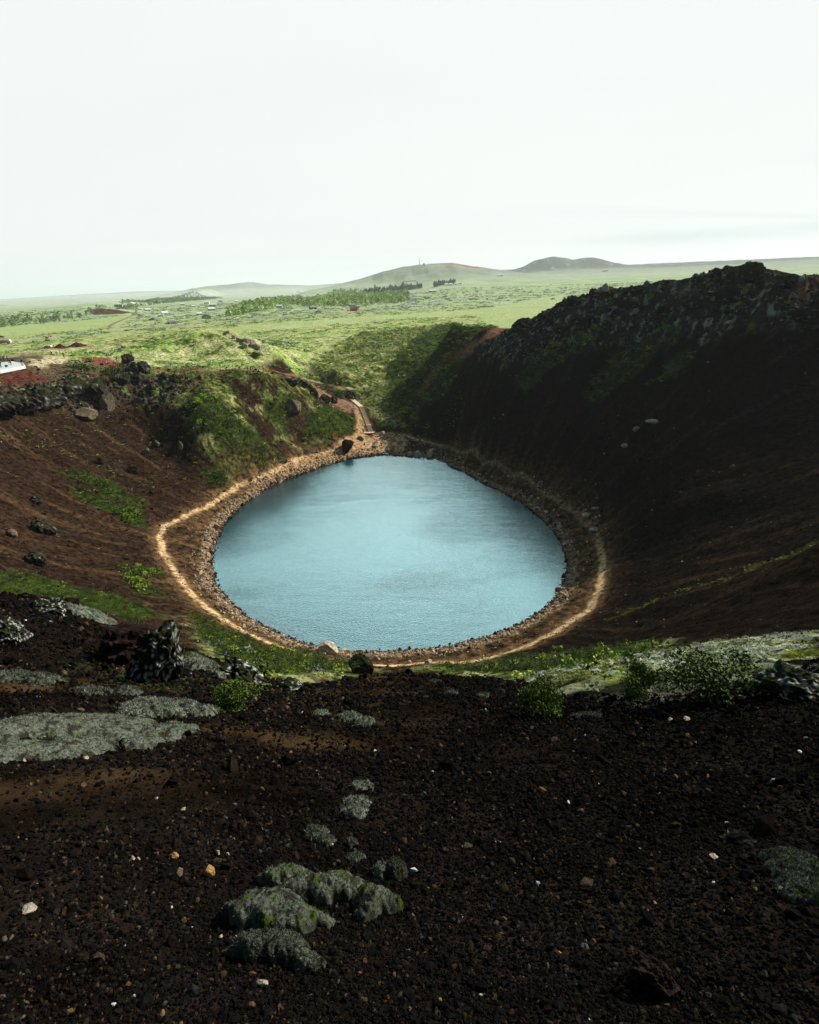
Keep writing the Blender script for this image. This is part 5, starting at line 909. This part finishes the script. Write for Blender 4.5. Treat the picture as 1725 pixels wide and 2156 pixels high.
for i, q in enumerate(BALES): bm = bmesh.new(); cyl(bm, (-2.2, 0, 1.3), (2.2, 0, 1.3), 1.6, seg=12); o = bmo('wrapped_bale', bm, PAL['white'], None); o.location = HIT[q]; tag(o, 'small white bale in the dotted row at the foot of the central hill', 'bale', 'white bales below the central hill')
def torus(bm, R, r, M):
    V = [[bm.verts.new(M @ Vector(((R+r*math.cos(b_))*math.cos(a_), (R+r*math.cos(b_))*math.sin(a_), r*math.sin(b_)))) for b_ in np.linspace(0, 2*math.pi, 9)[:-1]] for a_ in np.linspace(0, 2*math.pi, 25)[:-1]]
    for i in range(24):
        for j in range(8): bm.faces.new([V[i][j], V[(i+1) % 24][j], V[(i+1) % 24][(j+1) % 8], V[i][(j+1) % 8]])
p = HIT[EXTRA['buoy']]; r = root('lifebuoy_stand', p, 0, 'orange lifebuoy hanging on a post at the edge of the shore path', 'lifebuoy'); bm = bmesh.new(); cyl(bm, (0, .1, -.1), (0, .1, 1.9), .05); bmo('post', bm, PAL['white'], r)
bm = bmesh.new(); torus(bm, .52, .13, Matrix.Translation((0, -.06, 1.55)) @ Matrix.Rotation(math.pi/2, 4, 'X')); bmo('lifebuoy', bm, PAL['orange'], r); bm = bmesh.new(); box(bm, (.1, -.05, .55), (.45, .12, .5), 0, .02); bmo('sign', bm, PAL['yellow'], r)
bm = bmesh.new(); box(bm, (0, 0, .2), (.6, .4, .4), .2, .12); o = bmo('float', bm, PAL['orange'], None); o.location = HIT[EXTRA['buoy2']]; tag(o, 'small orange float on the ground right of the lifebuoy', 'float')
p = HIT[EXTRA['frame']]; r = root('handrail_frame', p, .2, 'pale wooden frame in the grass right of the stairs', 'frame'); bm = bmesh.new(); box(bm, (0, 0, 1.5), (1.7, .1, .14)); bmo('top_rail', bm, PAL['tan'], r)
for s in (-.8, .8): bm = bmesh.new(); box(bm, (s, 0, .7), (.1, .1, 1.55)); bmo('leg', bm, PAL['tan'], r)
p = HIT[EXTRA['bench']]; r = root('bench', p+np.array([-.6, 0, 0]), 0, 'dark wooden bench below the deck, with a person on its end', 'bench'); bm = bmesh.new(); box(bm, (0, 0, .42), (2.6, .45, .08), 0, .01); bmo('seat', bm, WOODD, r)
for s in (-1.1, 1.1): bm = bmesh.new(); box(bm, (s, 0, .19), (.1, .4, .38)); bmo('leg', bm, WOODD, r)
p = HIT[EXTRA['wrap']]; r = root('caravan', p, .1, 'small white caravan alone on the field behind the right rim', 'caravan'); bm = bmesh.new(); prism(bm, [(-3, .5), (3, .5), (3.1, 1.7), (2.6, 2.7), (-2.6, 2.7), (-3.1, 1.7)], -1.1, 1.1); bmo('body', bm, PAL['white'], r); bm = bmesh.new(); box(bm, (0, -1.12, 1.8), (3.2, .06, .6)); bmo('window', bm, PAL['glass'], r)
for s in (-1.12, 1.12): bm = bmesh.new(); cyl(bm, (0, s-.1, .4), (0, s+.1, .4), .4, seg=14); bmo('wheel', bm, PAL['tyre'], r)
# ---------------------------------------------------------------- roads on the plain
def ribbon(name, px, w_, colr, lift=.35, rough=.9):
    P = march(dense(px, 6), H0)[:, :2]; Q = dense(P, 6.); Q = np.array([Q[max(0, i-3):i+4].mean(0) for i in range(len(Q))]); T = np.gradient(Q, axis=0); T /= np.linalg.norm(T, axis=1)[:, None]; nrm = np.stack([-T[:, 1], T[:, 0]], 1); V = []
    for s in (-1, -.5, 0, .5, 1): q = Q+nrm*s*w_/2; V.append(np.column_stack([q, H(q[:, 0], q[:, 1])+lift]))
    V = np.stack(V, 1); zc_ = V[:, :, 2].max(1); zc_ = np.array([zc_[max(0, i-2):i+3].mean() for i in range(len(zc_))]); V[:, :, 2] = zc_[:, None]+[[-.25, 0, .05, 0, -.25]]; idx = np.arange(V.shape[0]*5).reshape(-1, 5); F = np.stack([idx[:-1, :-1], idx[1:, :-1], idx[1:, 1:], idx[:-1, 1:]], -1).reshape(-1, 4)
    V = V.reshape(-1, 3); o = mesh_np(name, V, F[:, ::-1], C3(*colr)*(1+.12*fbm(V[:, 0]*.1, V[:, 1]*.1, 2, 9))[:, None], M_STONE, True); return tag(o, kind='structure')
ribbon('road', [(1560,556),(1442,564),(1271,580),(1150,591.6),(1053,607),(1001,620),(932,634.6),(874,646.6),(823,652),(763,657),(701,660),(617,665),(500,674.5),(405,681),(331,689),(270,695),(150,706),(0,722)], 7.5, (.30, .31, .31)); ribbon('side_road', [(856,648),(862,641),(867,630),(874,618.6),(880,612)], 5.5, (.26, .26, .26)); ribbon('track', [(228,690),(238,682),(280,664),(292,652)], 4., (.20, .16, .12))
# ---------------------------------------------------------------- the air
bm = bmesh.new(); box(bm, (0, 0, 120), (49000, 49000, 260)); hz = bmo('haze', bm, bpy.data.materials.new('haze_air'), None); tag(hz, kind='stuff'); m = hz.data.materials[0]; m.use_nodes = True; t = m.node_tree; t.nodes.clear(); o_ = t.nodes.new('ShaderNodeOutputMaterial'); pv = t.nodes.new('ShaderNodeVolumePrincipled')
pv.inputs['Color'].default_value = (.93, .99, 1., 1); pv.inputs['Density'].default_value = 6.5e-5; pv.inputs['Anisotropy'].default_value = .3; t.links.new(pv.outputs[0], o_.inputs['Volume'])
